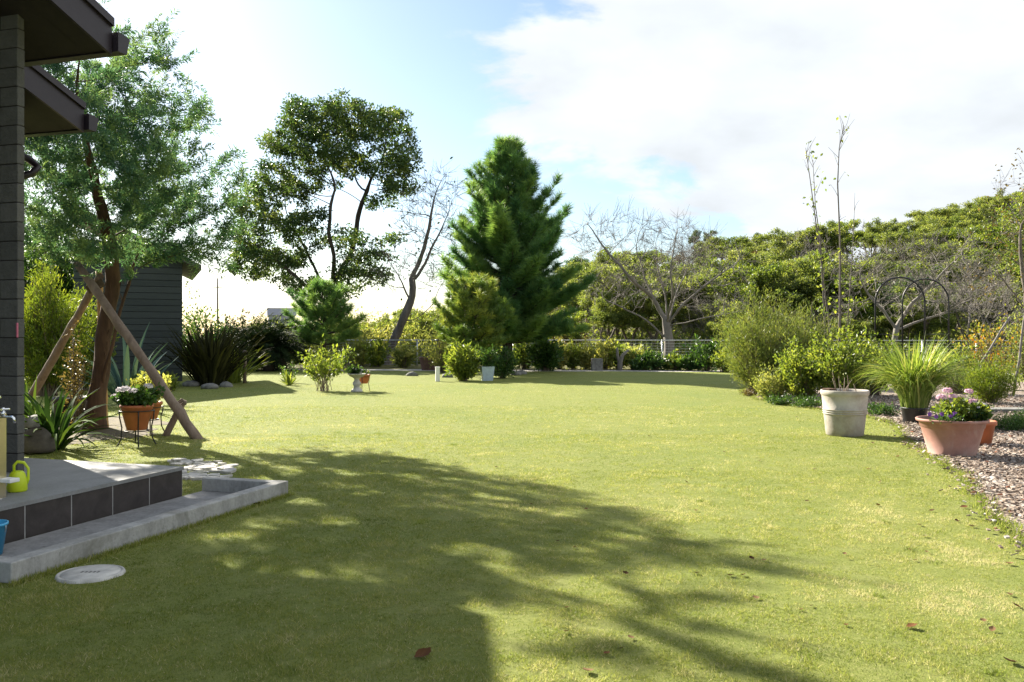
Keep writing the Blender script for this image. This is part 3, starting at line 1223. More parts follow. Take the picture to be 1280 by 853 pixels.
def make_can():
    b = P(21, 616, 0.276)
    t = thing('watering_can', 'lime green plastic watering can at the porch edge', 'watering can', (b[0] - 0.03, b[1] + 0.06, 0.276), R(205))
    t.scale = (0.75, 0.75, 0.9)
    mb = MB()
    lathe(mb, [(0.0, 0.0), (0.085, 0.0), (0.095, 0.012), (0.092, 0.10), (0.07, 0.155), (0.05, 0.175), (0.045, 0.175), (0.0, 0.165)], 24)
    body = mb.build('body', M_['lime'], t)
    mb = MB()
    tube(mb, [(0.085, 0, 0.03), (0.14, 0, 0.06), (0.17, 0, 0.13), (0.20, 0, 0.175)], [0.02, 0.016, 0.013, 0.011], 10)
    lathe(mb, [(0.012, 0.0), (0.03, 0.02), (0.0, 0.024)], 14, (0.20, 0, 0.17))
    mb.build('spout', M_['lime'], t)
    mb = MB()
    tube(mb, [(0.03, 0, 0.16), (0.03, 0, 0.225), (0.0, 0, 0.255), (-0.06, 0, 0.245), (-0.10, 0, 0.19), (-0.10, 0, 0.10), (-0.085, 0, 0.06)], 0.014, 10)
    mb.build('handle', M_['lime'], t)


make_can()


def make_bucket():
    b = P(-15, 694, 0.006)
    t = thing('bucket', 'blue plastic bucket in the basin at the frame edge', 'bucket', (b[0], b[1], 0.007))
    mb = MB()
    lathe(mb, [(0.0, 0.0), (0.085, 0.0), (0.115, 0.20), (0.122, 0.20), (0.122, 0.215), (0.112, 0.215), (0.082, 0.012), (0.0, 0.012)], 28)
    mb.build('pail', M_['blue'], t)
    mb = MB()
    a = np.linspace(0, np.pi, 13)
    tube(mb, np.c_[0.12 * np.cos(a), 0.03 * np.ones(13) * np.sin(a), 0.20 - 0.10 * np.sin(a)], 0.003, 6)
    mb.build('handle', M_['galv'], t)


make_bucket()


# =================================================================== PLANTS: builders
def rock_mesh(mb, c, r, rng, sub=2, rnd=0.5, mat=0, low=0.0):
    bm = bmesh.new()
    bmesh.ops.create_icosphere(bm, subdivisions=sub, radius=1.0)
    v = np.array([x.co[:] for x in bm.verts])
    f = np.array([[x.index for x in fc.verts] for fc in bm.faces])
    bm.free()
    ph = rng.uniform(0, 6, 6)
    k = 1 + 0.12 * np.sin(v[:, 0] * 2.3 + ph[0]) + 0.10 * np.sin(v[:, 1] * 3.1 + ph[1]) + 0.10 * np.sin(v[:, 2] * 2.7 + ph[2]) + 0.05 * np.sin(v[:, 0] * 6 + v[:, 1] * 5 + ph[3])
    v = v * k[:, None] * np.asarray(r)
    v[:, 2] = np.maximum(v[:, 2], -r[2] * 0.55)
    mb.add(v + np.asarray(c, float), f, rnd, mat, True)


def shrub(name, label, cat, loc, rx, h, leafmat, rng, tips=140, per=16, L=0.07, wd=0.03, z0=0.12, stem_r=0.008, ry=None, group=None, spread=0.05, shell=0.7, woodmat='twig', droop=0.0, lean=(0, 0), up=0.35, needle=False, root=0.10):
    """many thin stems from one root; leaves along the outer part of each"""
    ry = ry or rx
    t = thing(name, label, cat, loc, group=group)
    u = unit(rng.normal(size=(tips, 3)))
    r = 1 - shell * (1 - rng.random((tips, 1)) ** (1 / 3))
    tip = u * r * np.array([rx, ry, (h - z0) / 2]) + np.array([lean[0], lean[1], (h + z0) / 2])
    # uneven outline
    tip *= (1 + 0.16 * np.sin(u[:, :1] * 5 + u[:, 1:2] * 4 + 1.7) + rng.normal(size=(tips, 1)) * 0.06)
    tip[:, 2] = np.maximum(tip[:, 2], z0 * 0.6)
    w = MB(); f = MB()
    tt = np.linspace(0, 1, 7)
    P0, D0, K0 = [], [], []
    for i in range(tips):
        a = rng.normal(size=3) * np.array([rx, ry, 0]) * root
        e = tip[i]
        mid = a * 0.5 + e * np.array([0.35, 0.35, 0.62])
        c = ((1 - tt) ** 2)[:, None] * a + (2 * tt * (1 - tt))[:, None] * mid + (tt ** 2)[:, None] * e
        if i % 2 == 0 or tips < 60:
            tube(w, c, np.linspace(stem_r, stem_r * 0.3, 7), 4, cap=False)
        s = rng.uniform(0.42, 1.0, per) ** 0.7
        b = ((1 - s) ** 2)[:, None] * a + (2 * s * (1 - s))[:, None] * mid + (s ** 2)[:, None] * e
        d = unit((e - mid)[None] * np.ones((per, 1)))
        P0.append(b + rng.normal(size=(per, 3)) * spread); D0.append(d)
        K0.append(np.clip(rng.normal(0.5, 0.2) + rng.normal(size=per) * 0.15, 0, 1))
    P0, D0, K0 = np.concatenate(P0), np.concatenate(D0), np.concatenate(K0)
    P0[:, 2] = np.maximum(P0[:, 2], 0.02)
    d = unit(D0 * 0.6 + rng.normal(size=P0.shape) * 0.75 + np.array([0, 0, up - droop]))
    LL = L * rng.uniform(0.65, 1.25, len(P0))
    if needle:
        needles(f, P0, d, LL, wd, K0, rng)
    else:
        nrm = unit(perp(d, rng) + np.array([0, 0, 0.6]))
        leaves(f, P0, d, nrm, LL, wd * rng.uniform(0.7, 1.2, len(P0)), K0)
    w.build('stems', M_[woodmat], t)
    f.build('foliage', M_[leafmat], t)
    return t


def clump(name, label, cat, loc, mat, rng, n=60, L=0.8, w=0.04, e0=(50, 88), curl=(20, 90), base_r=0.08, segs=7, group=None, z=0.0, fold=0.25, mats=None):
    """rosette of strap leaves"""
    t = thing(name, label, cat, loc, group=group)
    mb = MB()
    for i in range(n):
        az = rng.uniform(0, 2 * np.pi)
        r = base_r * math.sqrt(rng.random())
        a2 = az + rng.normal() * 0.5
        b = (r * math.cos(a2), r * math.sin(a2), z)
        strap(mb, b, az, L * rng.uniform(0.6, 1.12), w * rng.uniform(0.7, 1.15), R(rng.uniform(*e0)), R(rng.uniform(*curl)), np.clip(rng.normal(0.5, 0.25), 0, 1), segs, fold, twist=rng.normal() * 0.3)
    mb.build('leaves', M_[mat], t)
    return t


def flower_head(mb, c, r, rng, n=30, petal=0.022):
    u = unit(rng.normal(size=(n, 3)))
    u[:, 2] = np.abs(u[:, 2]) * 0.9 - 0.15
    p = np.asarray(c) + u * r * np.array([1, 1, 0.75])
    d = perp(u, rng)
    leaves(mb, p - d * petal * 0.5, d, u, petal * rng.uniform(0.8, 1.2, n), petal * 0.95, rng.random(n), fold=0.05)


def pot_profile(r, h, rim=0.03, rim_h=0.06, taper=0.72):
    rb = r * taper
    return [(0, 0), (rb - 0.01, 0), (rb, 0.01), (r - rim * 0.8, h - rim_h), (r, h - rim_h + 0.006), (r, h - 0.008), (r - 0.008, h), (r - 0.03, h), (r - 0.035, h - 0.05), (0.0, h - 0.05)]


def pot(name, label, loc, r, h, mat, taper=0.72, rim=0.03, rim_h=0.06, group=None, cat='flower pot', sides=36):
    t = thing(name, label, cat, loc, group=group)
    mb = MB()
    lathe(mb, pot_profile(r, h, rim, rim_h, taper), sides)
    mb.build('pot_body', mat, t)
    mb = MB()
    lathe(mb, [(0, h - 0.036), (r - 0.04, h - 0.044)], 24)
    mb.build('soil', M_['soil'], t)
    return t


# =================================================================== TREES
def tree_left():
    rng = np.random.default_rng(21)
    base = P(118, 537)
    D = base[1]
    t = thing('podocarpus_tree', 'tall narrow leaved evergreen with twin brown trunks held by timber props', 'tree', base)
    tr1 = [np.zeros(3), W(124, 480, D) - base, W(129, 440, D + 0.05) - base, W(138, 385, D + .1) - base, W(141, 350, D + .1) - base, W(138, 300, D) - base]
    tr2 = [W(121, 505, D) - base, W(133, 455, D - 0.12) - base, W(147, 405, D - .15) - base, W(156, 370, D - .1) - base, W(170, 320, D) - base]
    bl = []
    for a in [(178, 55, 40, 36), (150, 100, 60, 42), (205, 95, 40, 32), (185, 150, 82, 44), (240, 195, 50, 30), (130, 190, 80, 50), (90, 240, 75, 55), (190, 235, 95, 50),
              (262, 225, 40, 26), (240, 280, 68, 36), (150, 290, 95, 46), (70, 300, 55, 45), (225, 325, 70, 24), (150, 330, 70, 24), (60, 175, 40, 60), (100, 120, 45, 50), (270, 190, 30, 22), (285, 240, 22, 20), (275, 285, 34, 26), (222, 75, 20, 14), (295, 185, 16, 9), (300, 215, 18, 10), (290, 258, 20, 10), (285, 310, 20, 12), (243, 165, 24, 12)]:
        bl.append(pxblob(*a, D, base, depth=0.8))
    for a in [(130, 130, 60, 45, -1.5), (60, 200, 60, 50, -1.6), (150, 220, 80, 45, -1.7), (40, 130, 45, 45, -0.8), (100, 290, 70, 30, -1.5), (200, 260, 60, 40, 1.5), (150, 60, 26, 30, -0.9), (10, 230, 60, 60, -0.3), (60, 105, 60, 55, -1.6), (15, 60, 60, 50, -0.4), (-25, 150, 70, 70, -0.8), (100, 165, 50, 40, -2.3), (10, 160, 60, 50, -2.0)]:
        bl.append(pxblob(a[0], a[1], a[2], a[3], D, base, depth=0.7, dy=a[4]))
    att = in_blobs(bl, 2100, rng)
    att = att[att[:, 2] > 2.15]
    # a high limb that leans towards the camera behind the roof edge
    tr3 = [W(138, 300, D) - base, W(118, 220, D - 0.6) - base, W(98, 130, D - 1.3) - base, W(100, 55, D - 1.9) - base, W(107, -8, D - 2.3) - base]
    q = np.linspace(0, 1, 90)[:, None]
    limb = np.concatenate([tr3[2] + (tr3[3] - tr3[2]) * q, tr3[3] + (tr3[4] - tr3[3]) * q * 1.1])
    att = np.concatenate([att, limb[::2] + rng.normal(size=limb[::2].shape) * 0.15])
    pos, par = grow([tr1, tr2, tr3], att, 0.16, 1.3, 0.36, rng, iters=120, jit=0.22, tropism=(0, 0, 0.06))
    rad, cnt, hc = radii(par, 0.145, 0.004)
    w = MB()
    wood(w, pos, par, rad, rng=rng, bump=0.05, flare=0.35, max_sides=14)
    # loose strips of peeling bark
    for i in range(70):
        k = rng.integers(2, 14)
        a = pos[k] + perp(np.array([[0, 0, 1.0]]), rng)[0] * rad[k] * 1.02
        strap(w, a, rng.uniform(0, 6.28), rng.uniform(0.08, 0.22), 0.018, R(-60), R(60), 0.5, 4)
    w.build('trunk', M_['bark'], t)
    # shoots with two dense rows of narrow leaves
    f = MB()
    tips = np.where((cnt <= 9) & (pos[:, 2] > 2.1))[0]
    d0 = unit(pos[tips] - pos[par[tips]])
    per = 3
    p0 = np.repeat(pos[tips], per, 0)
    dd = unit(np.repeat(d0, per, 0) * 1.0 + rng.normal(size=(len(p0), 3)) * 0.34 + np.array([0, 0, 0.25]))
    p0 = p0 + rng.normal(size=p0.shape) * 0.04
    n = 46
    sl_ = rng.uniform(0.22, 0.58, len(p0))
    shade = np.clip(rng.normal(0.42, 0.2, len(p0)), 0, 1)
    s = (np.arange(n) + 0.5) / n
    pp = p0[:, None] + dd[:, None] * (sl_[:, None] * s[None])[..., None]
    dirs = np.repeat(dd[:, None], n, 1).reshape(-1, 3)
    side = perp(dirs, rng)
    ld = unit(dirs * 0.55 + side)
    leaves(f, pp.reshape(-1, 3), ld, unit(perp(ld, rng) + np.array([0, 0, .4])), 0.10 * rng.uniform(0.7, 1.2, len(ld)), 0.017, np.clip(np.repeat(shade, n) + np.tile(s, len(p0)) * 0.25 + rng.normal(size=len(ld)) * 0.08, 0, 1))
    f.build('crown', M_['podo'], t)
    print('podo leaves', len(ld), 'nodes', len(pos))
    return base


TB = tree_left()


def tripod():
    t = thing('tree_support', 'weathered timber props lashed into a tripod round the leaning tree', 'tree prop', P(248, 546))
    o = np.array(P(248, 546))
    rng = np.random.default_rng(3)

    def pole(a, b, r0, r1, mat='timber'):
        mb = MB()
        n = 20
        s = np.linspace(0, 1, n)[:, None]
        pts = a + (b - a) * s + rng.normal(size=(n, 3)) * 0.004
        tube(mb, pts - o, np.linspace(r0, r1, n) * (1 + 0.05 * rng.normal(size=n)), 14, bump=0.03, rng=rng)
        mb.build('pole', M_[mat], t)
    pole(P(250, 549) - np.array([0, 0, 0.05]), W(97, 330, 13.6 - 0.25), 0.075, 0.06)
    pole(P(22, 523) - np.array([0, 0, 0.05]), W(125, 345, 13.6 + 0.05), 0.075, 0.055)
    pole(P(131, 535) - np.array([0, 0, 0.05]), W(124, 340, 13.95), 0.065, 0.05, 'bamboo')
    # short stake that pins the near foot
    a = P(205, 545) - np.array([0, 0, 0.05])
    b = W(230, 500, 12.86)
    mb = MB()
    tube(mb, np.linspace(a, b, 6) - o, 0.05, 12, bump=0.02, rng=rng)
    mb.build('stake', M_['timber'], t)
    # rope lashings
    for c, ax, rr, k in ((W(119, 358, 13.42), (0.5, 0.2, -0.8), 0.13, 7), (W(224, 506, 12.80), (0.6, 0, -0.7), 0.085, 4)):
        mb = MB()
        c = np.array(c) - o
        ax = unit(np.array(ax))
        a1 = unit(np.cross(ax, [0, 0, 1])); a2 = np.cross(ax, a1)
        th = np.linspace(0, 2 * np.pi * k, 16 * k)
        pts = c + np.outer(np.cos(th), a1) * rr + np.outer(np.sin(th), a2) * rr + np.outer(th / th[-1] - 0.5, ax) * 0.12
        tube(mb, pts, 0.009, 5)
        mb.build('rope', M_['rope'], t)


tripod()


def leaf_tree(name, label, cat, base, trunks, blobs, rng, step, infl, kill, natt, rb, rt, barkm, leafm, lsize, lwd, per, spread, thr=2, jit=0.22, group=None, trop=(0, 0, 0.05), zmin=0.5, max_sides=10, flare=0.3, droop=0.0):
    t = thing(name, label, cat, base, group=group)
    att = in_blobs(blobs, natt, rng)
    att = att[att[:, 2] > zmin]
    pos, par = grow(trunks, att, step, infl, kill, rng, iters=140, jit=jit, tropism=trop)
    rad, cnt, hc = radii(par, rb, rt)
    w = MB()
    wood(w, pos, par, rad, rng=rng, bump=0.05, flare=flare, max_sides=max_sides)
    w.build('trunk', M_[barkm], t)
    f = MB()
    tips = np.where((cnt <= thr) & (pos[:, 2] > zmin))[0]
    p = np.repeat(pos[tips], per, 0)
    ctr = p.copy()
    off = unit(rng.normal(size=p.shape)) * (rng.random((len(p), 1)) ** 0.5) * spread * np.array([1, 1, 0.6])
    off *= np.repeat(rng.uniform(0.6, 1.25, (len(tips), 1)), per, 0)
    p = p + off
    cs = np.clip(rng.normal(0.42, 0.2, len(tips)), 0, 1)
    # each spray is a twig tip: leaves stand away from it
    d = unit(off + rng.normal(size=p.shape) * spread * 0.8 + np.array([0, 0, 0.1 - droop]) * spread)
    nrm = unit(rng.normal(size=p.shape) * 0.6 + np.array([0, 0, 1.0]))
    leaves(f, p, d, nrm, lsize * rng.uniform(0.65, 1.3, len(p)), lwd * rng.uniform(0.7, 1.2, len(p)), np.clip(np.repeat(cs, per) + rng.normal(size=len(p)) * 0.15, 0, 1))
    f.build('crown', M_[leafm], t)
    print(name, len(pos), 'nodes', len(p), 'leaves')
    return t


def camphor():
    rng = np.random.default_rng(33)
    D = 46.0
    base = np.array([(412 - 640) * D / F, D, 0.0])
    L_ = lambda px, py, dd=0: W(px, py, D + dd) - base
    trunks = [[np.zeros(3), L_(412, 400), L_(414, 372), L_(420, 350)],
              [L_(412, 385), L_(400, 350, .5), L_(385, 318, 1), L_(372, 292, 1.5)],
              [L_(414, 372), L_(418, 330, -1), L_(410, 290, -1.5), L_(420, 230, -1.2)],
              [L_(418, 352), L_(438, 320, 0.5), L_(448, 270, 1), L_(462, 230, .5)],
              [L_(412, 385), L_(375, 350, -1), L_(345, 325, -1), L_(318, 305, -1)],
              [L_(410, 380), L_(385, 378, 0), L_(350, 362, 0)]]
    bl = []
    for a in [(385, 148, 40, 24), (430, 150, 45, 26), (480, 158, 38, 26), (355, 185, 34, 26), (400, 195, 45, 26), (504, 200, 20, 28), (450, 195, 42, 20), (485, 215, 30, 18), (410, 225, 24, 12), (345, 225, 38, 24), (320, 255, 34, 20), (375, 238, 30, 18), (400, 300, 20, 10),
              (500, 235, 26, 16), (475, 255, 22, 12), (350, 285, 46, 20), (310, 300, 30, 20), (330, 330, 44, 22), (305, 335, 26, 18), (365, 320, 26, 14), (455, 300, 24, 14), (470, 325, 26, 14), (490, 300, 16, 10), (445, 345, 28, 14), (430, 365, 26, 10), (385, 355, 30, 10), (478, 345, 20, 12)]:
        bl.append(pxblob(*a, D, base, depth=1.5))
    leaf_tree('camphor_tree', 'tall broad crowned dark evergreen towering behind the young pine', 'tree', base, trunks, bl, rng, 0.34, 3.0, 0.55, 2300, 0.36, 0.008, 'bark_d', 'camphor', 0.19, 0.105, 62, 0.48, thr=2, zmin=2.6)


camphor()


def pine(name, label, base, h, rfun, rng, nwhorl, nper, leafm, needle_L=0.22, needle_w=0.014, tr=0.14, tuft=34, z_first=0.8, mat_trunk='bark_d', lean=(0, 0), group=None, tilt=22, dens=0.30):
    """whorled pine: trunk, upturned limbs, side shoots, needle tufts"""
    t = thing(name, label, 'tree', base, group=group)
    w = MB(); f = MB()
    zz = np.linspace(0, h, 14)
    trunk = np.c_[lean[0] * (zz / h) ** 1.3 + np.sin(zz * 1.1) * 0.05, lean[1] * (zz / h) + np.cos(zz * 0.9) * 0.05 - 0.05, zz]
    tube(w, trunk, tr * (1 - zz / h) ** 0.8 + 0.012, 10, bump=0.05, rng=rng)
    P_, D_, S_ = [], [], []

    def tufts(p, d, shade):
        P_.append(p); D_.append(d); S_.append(shade)
    for i in range(nwhorl):
        z = z_first + (h - z_first) * (i + 0.5 * rng.random()) / nwhorl
        k = (z - z_first) / (h - z_first)
        c0 = np.array([np.interp(z, zz, trunk[:, j]) for j in range(3)])
        off = rng.uniform(0, 6.28)
        for j in range(nper):
            az = off + 2 * np.pi * j / nper + rng.normal() * 0.25
            L = rfun(k, az) * rng.uniform(0.72, 1.12)
            if L < 0.12:
                continue
            el = R(tilt + 35 * k + rng.normal() * 8)
            n = 8
            s = np.linspace(0, 1, n)
            dirh = np.array([math.cos(az), math.sin(az), 0])
            pts = c0 + np.outer(s * L, dirh) + np.outer((math.sin(el) * L) * (s * 0.35 + 0.65 * s ** 2.2) - 0.10 * L * s * (1 - k), [0, 0, 1])
            tube(w, pts, np.linspace(0.012 + 0.016 * L, 0.006, n), 5, cap=False)
            sh0 = rng.normal(0.42, 0.16)
            m = max(3, int(L / dens * 2.0))
            for q in range(m):
                u = 0.28 + 0.72 * (q + rng.random()) / m
                c = np.array([np.interp(u, s, pts[:, x]) for x in range(3)])
                tl = unit(np.array([np.interp(min(1, u + .1), s, pts[:, x]) - np.interp(u - .1, s, pts[:, x]) for x in range(3)]))
                sd = np.array([-dirh[1], dirh[0], 0]) * (1 if q % 2 else -1)
                dr = unit(tl * 0.8 + sd * rng.uniform(0.3, 1.0) + np.array([0, 0, rng.uniform(0.0, 0.6)]))
                sl = (0.18 + 0.34 * L * (1 - u) * 0.8) * rng.uniform(0.7, 1.2)
                e = c + dr * sl
                tube(w, [c, (c + e) / 2, e], [0.008, 0.006, 0.004], 4, cap=False)
                kk = max(1, int(sl / 0.16))
                for x in range(kk):
                    tufts(c + (e - c) * (x + 1) / kk, unit(dr + np.array([0, 0, 0.35])), sh0 + 0.22 * (x + 1) / kk)
            tufts(pts[-1], unit(pts[-1] - pts[-2] + np.array([0, 0, 0.2])), sh0 + 0.2)
    tufts(trunk[-1], np.array([0, 0, 1.0]), 0.6)
    P_, D_, S_ = np.array(P_), np.array(D_), np.array(S_)
    n = len(P_)
    p = np.repeat(P_, tuft, 0); d = np.repeat(D_, tuft, 0)
    along = rng.uniform(-0.14, 0.03, (len(p), 1)) * (needle_L / 0.22)
    nd = unit(d * rng.uniform(0.45, 1.5, (len(p), 1)) + perp(d, rng))
    needles(f, p + d * along, nd, needle_L * rng.uniform(0.7, 1.15, len(p)), needle_w, np.clip(np.repeat(S_, tuft) + rng.normal(size=len(p)) * 0.12, 0, 1), rng)
    w.build('trunk', M_[mat_trunk], t)
    f.build('crown', M_[leafm], t)
    print(name, n, 'tufts')
    return t


def pines():
    D = 34.0
    b = np.array([(633 - 640) * D / F, D, 0])

    def rf(k, az):
        base = np.interp(k, [0, 0.12, 0.3, 0.5, 0.62, 0.75, 0.9, 1.0], [2.2, 2.55, 2.5, 1.95, 1.5, 1.05, 0.58, 0.2])
        return base * (1 + 0.10 * math.cos(az - 0.1) * (1 if k < 0.4 else 0.2) + 0.20 * math.sin(az * 3 + k * 14))
    pine('pine_tree', 'big dark green pine with conical crown in the middle of the lawn edge', b, 9.0, rf, np.random.default_rng(4), 26, 8, 'pine', tr=0.20, z_first=1.0, tilt=24, tuft=46, needle_L=0.34, needle_w=0.022, dens=0.26)
    D2 = 30.5
    b2 = np.array([(590 - 640) * D2 / F, D2, 0])

    def rf2(k, az):
        return np.interp(k, [0, 0.2, 0.5, 0.8, 1.0], [0.9, 1.2, 1.15, 0.85, 0.25]) * (1 + 0.15 * math.sin(az * 2 + k * 7))
    pine('small_pine_tree', 'smaller yellowing pine standing in front of the big dark pine', b2, 3.2, rf2, np.random.default_rng(14), 13, 7, 'pine_y', tr=0.09, z_first=0.75, tilt=26, tuft=40, needle_L=0.24, needle_w=0.022, dens=0.24)
    D3 = 37.0
    b3 = np.array([(404 - 640) * D3 / F, D3, 0])

    def rf3(k, az):
        return np.interp(k, [0, 0.18, 0.45, 0.8, 1.0], [1.0, 1.45, 1.25, 0.7, 0.12]) * (1 + 0.15 * math.sin(az * 2 + k * 5))
    pine('young_pine_tree', 'young soft needled pine between the leafy shrub and the tall evergreen', b3, 3.55, rf3, np.random.default_rng(24), 9, 7, 'pine', tr=0.09, z_first=0.9, tilt=22, tuft=44, needle_L=0.28, needle_w=0.02, dens=0.24)


pines()


def bare_tree(name, label, base, trunks, blobs, rng, natt, step, infl, kill, rb, rt, mat, jit=0.28, trop=(0, 0, 0.08), twig=3, twig_L=0.5, zmin=0.6, leafm=None, leaf_n=0, lsize=0.1, group=None):
    t = thing(name, label, 'tree', base, group=group)
    att = in_blobs(blobs, natt, rng)
    att = att[att[:, 2] > zmin]
    pos, par = grow(trunks, att, step, infl, kill, rng, iters=140, jit=jit, tropism=trop)
    rad, cnt, hc = radii(par, rb, rt)
    w = MB()
    wood(w, pos, par, rad, rng=rng, bump=0.05, flare=0.25, max_sides=10, min_sides=3)
    tips = np.where((cnt <= 3) & (par >= 0))[0]
    ends = []
    for i in tips:
        d0 = unit(pos[i] - pos[par[i]])
        for q in range(twig):
            d = unit(d0 + rng.normal(size=3) * 0.5 + np.array([0, 0, 0.15]))
            L = twig_L * rng.uniform(0.4, 1.1)
            m = pos[i] + d * L * 0.5 + rng.normal(size=3) * 0.03 * L
            e = pos[i] + d * L + np.array([0, 0, 0.06 * L])
            tube(w, [pos[i], m, e], [rt * 0.9, rt * 0.7, rt * 0.4], 3, cap=False)
            ends.append(e)
    w.build('trunk', M_[mat], t)
    if leafm and leaf_n:
        f = MB()
        E = np.array(ends)
        p = E[rng.integers(0, len(E), leaf_n)] + rng.normal(size=(leaf_n, 3)) * 0.12
        d = unit(rng.normal(size=(leaf_n, 3)) + np.array([0, 0, -0.2]))
        leaves(f, p, d, unit(rng.normal(size=(leaf_n, 3)) + np.array([0, 0, .8])), lsize * rng.uniform(.7, 1.3, leaf_n), lsize * 0.55, rng.random(leaf_n))
        f.build('leaves', M_[leafm], t)
    print(name, len(pos), len(tips))
    return t


def bare_trees():
    # leaning old tree left of the pine
    D = 42.0
    base = np.array([(484 - 640) * D / F, D, 0.0])
    L_ = lambda px, py, dd=0: W(px, py, D + dd) - base
    trunks = [[np.zeros(3), L_(490, 430), L_(503, 402), L_(514, 378), L_(518, 340), L_(534, 295), L_(545, 240)],
              [L_(503, 402), L_(524, 398, -.5), L_(541, 382, -1), L_(548, 362, -1)],
              [L_(514, 378), L_(500, 350, .8), L_(486, 325, 1.2)],
              [L_(520, 350), L_(540, 310, .5), L_(560, 270, .5)]]
    bl = [pxblob(*a, D, base, depth=1.0) for a in [(548, 240, 26, 36), (520, 270, 26, 40), (560, 290, 20, 40), (500, 330, 34, 26), (540, 330, 34, 40), (575, 235, 14, 20), (480, 350, 24, 18)]]
    bare_tree('leaning_bare_tree', 'leaning dark trunked tree with thin bare branches left of the pine', base, trunks, bl, np.random.default_rng(7), 620, 0.30, 2.4, 0.40, 0.23, 0.011, 'bark_m', twig_L=0.8, leafm='camphor', leaf_n=90, lsize=0.22)
    # spreading bare tree behind the fence
    D = 43.5
    base = np.array([(836 - 640) * D / F, D, 0.0])
    trunks = [[np.zeros(3), W(836, 430, D) - base, W(834, 405, D) - base],
              [W(834, 405, D) - base, W(815, 372, D) - base, W(785, 345, D - 1) - base, W(755, 310, D - 1) - base, W(735, 280, D - 1) - base],
              [W(834, 405, D) - base, W(852, 382, D - .6) - base, W(885, 355, D - 1) - base, W(925, 325, D - 1) - base],
              [W(834, 405, D) - base, W(832, 370, D + .5) - base, W(820, 330, D + 1) - base],
              [W(834, 405, D) - base, W(848, 360, D + 1) - base, W(862, 325, D + 2) - base],
              [W(834, 405, D) - base, W(842, 370, D - 1.5) - base, W(838, 340, D - 2) - base, W(845, 290, D - 2) - base],
              [W(834, 402, D) - base, W(808, 355, D + 1) - base, W(795, 310, D + 1.5) - base],
              [W(834, 408, D) - base, W(880, 398, D - 1) - base, W(930, 390, D - 1.4) - base],
              [W(836, 425, D) - base, W(800, 395, D + .5) - base, W(760, 378, D + 1) - base]]
    bl = [pxblob(*a, D, base, depth=1.0) for a in [(740, 300, 36, 34), (790, 300, 45, 40), (840, 305, 45, 42), (890, 320, 45, 36), (920, 340, 26, 24), (770, 360, 50, 24), (890, 375, 45, 20), (820, 350, 60, 30)]]
    bare_tree('spreading_bare_tree', 'pale grey bare tree spreading wide branches behind the middle of the fence', base, trunks, bl, np.random.default_rng(17), 800, 0.30, 2.2, 0.40, 0.25, 0.009, 'bark_g', twig=4, twig_L=0.9)
    # bare tree behind the arch
    D = 38.5
    base = np.array([(1118 - 640) * D / F, D, 0.0])
    trunks = [[np.zeros(3), W(1118, 432, D) - base, W(1120, 410, D) - base],
              [W(1120, 410, D) - base, W(1095, 380, D) - base, W(1075, 350, D) - base],
              [W(1120, 410, D) - base, W(1135, 385, D) - base, W(1170, 350, D) - base, W(1200, 320, D) - base],
              [W(1120, 412, D) - base, W(1150, 402, D) - base, W(1195, 385, D) - base, W(1235, 365, D) - base]]
    bl = [pxblob(*a, D, base, depth=1.0) for a in [(1075, 345, 40, 34), (1120, 335, 50, 40), (1180, 330, 55, 42), (1225, 365, 45, 30), (1160, 375, 60, 22), (1060, 385, 30, 20)]]
    bare_tree('garden_bare_tree', 'pale bare tree with tangled branches right behind the black arch', base, trunks, bl, np.random.default_rng(27), 760, 0.26, 2.0, 0.36, 0.14, 0.011, 'bark_g', twig=4, twig_L=0.65)
    # taller bare tree at the right edge of the frame
    D = 34.0
    base = np.array([(1288 - 640) * D / F, D, 0.0])
    trunks = [[np.zeros(3), W(1287, 420, D) - base, W(1280, 350, D) - base, W(1275, 290, D) - base],
              [W(1284, 390, D) - base, W(1255, 350, D) - base, W(1235, 330, D) - base]]
    bl = [pxblob(*a, D, base, depth=1.0) for a in [(1272, 240, 30, 40), (1255, 290, 26, 34), (1300, 280, 40, 50), (1250, 350, 36, 30)]]
    bare_tree('thin_autumn_tree', 'thin nearly leafless tree with a few brown leaves at the right frame edge', base, trunks, bl, np.random.default_rng(37), 230, 0.30, 2.0, 0.40, 0.13, 0.006, 'bark_m', twig=4, twig_L=0.6, leafm='hill_b', leaf_n=500, lsize=0.14)


bare_trees()


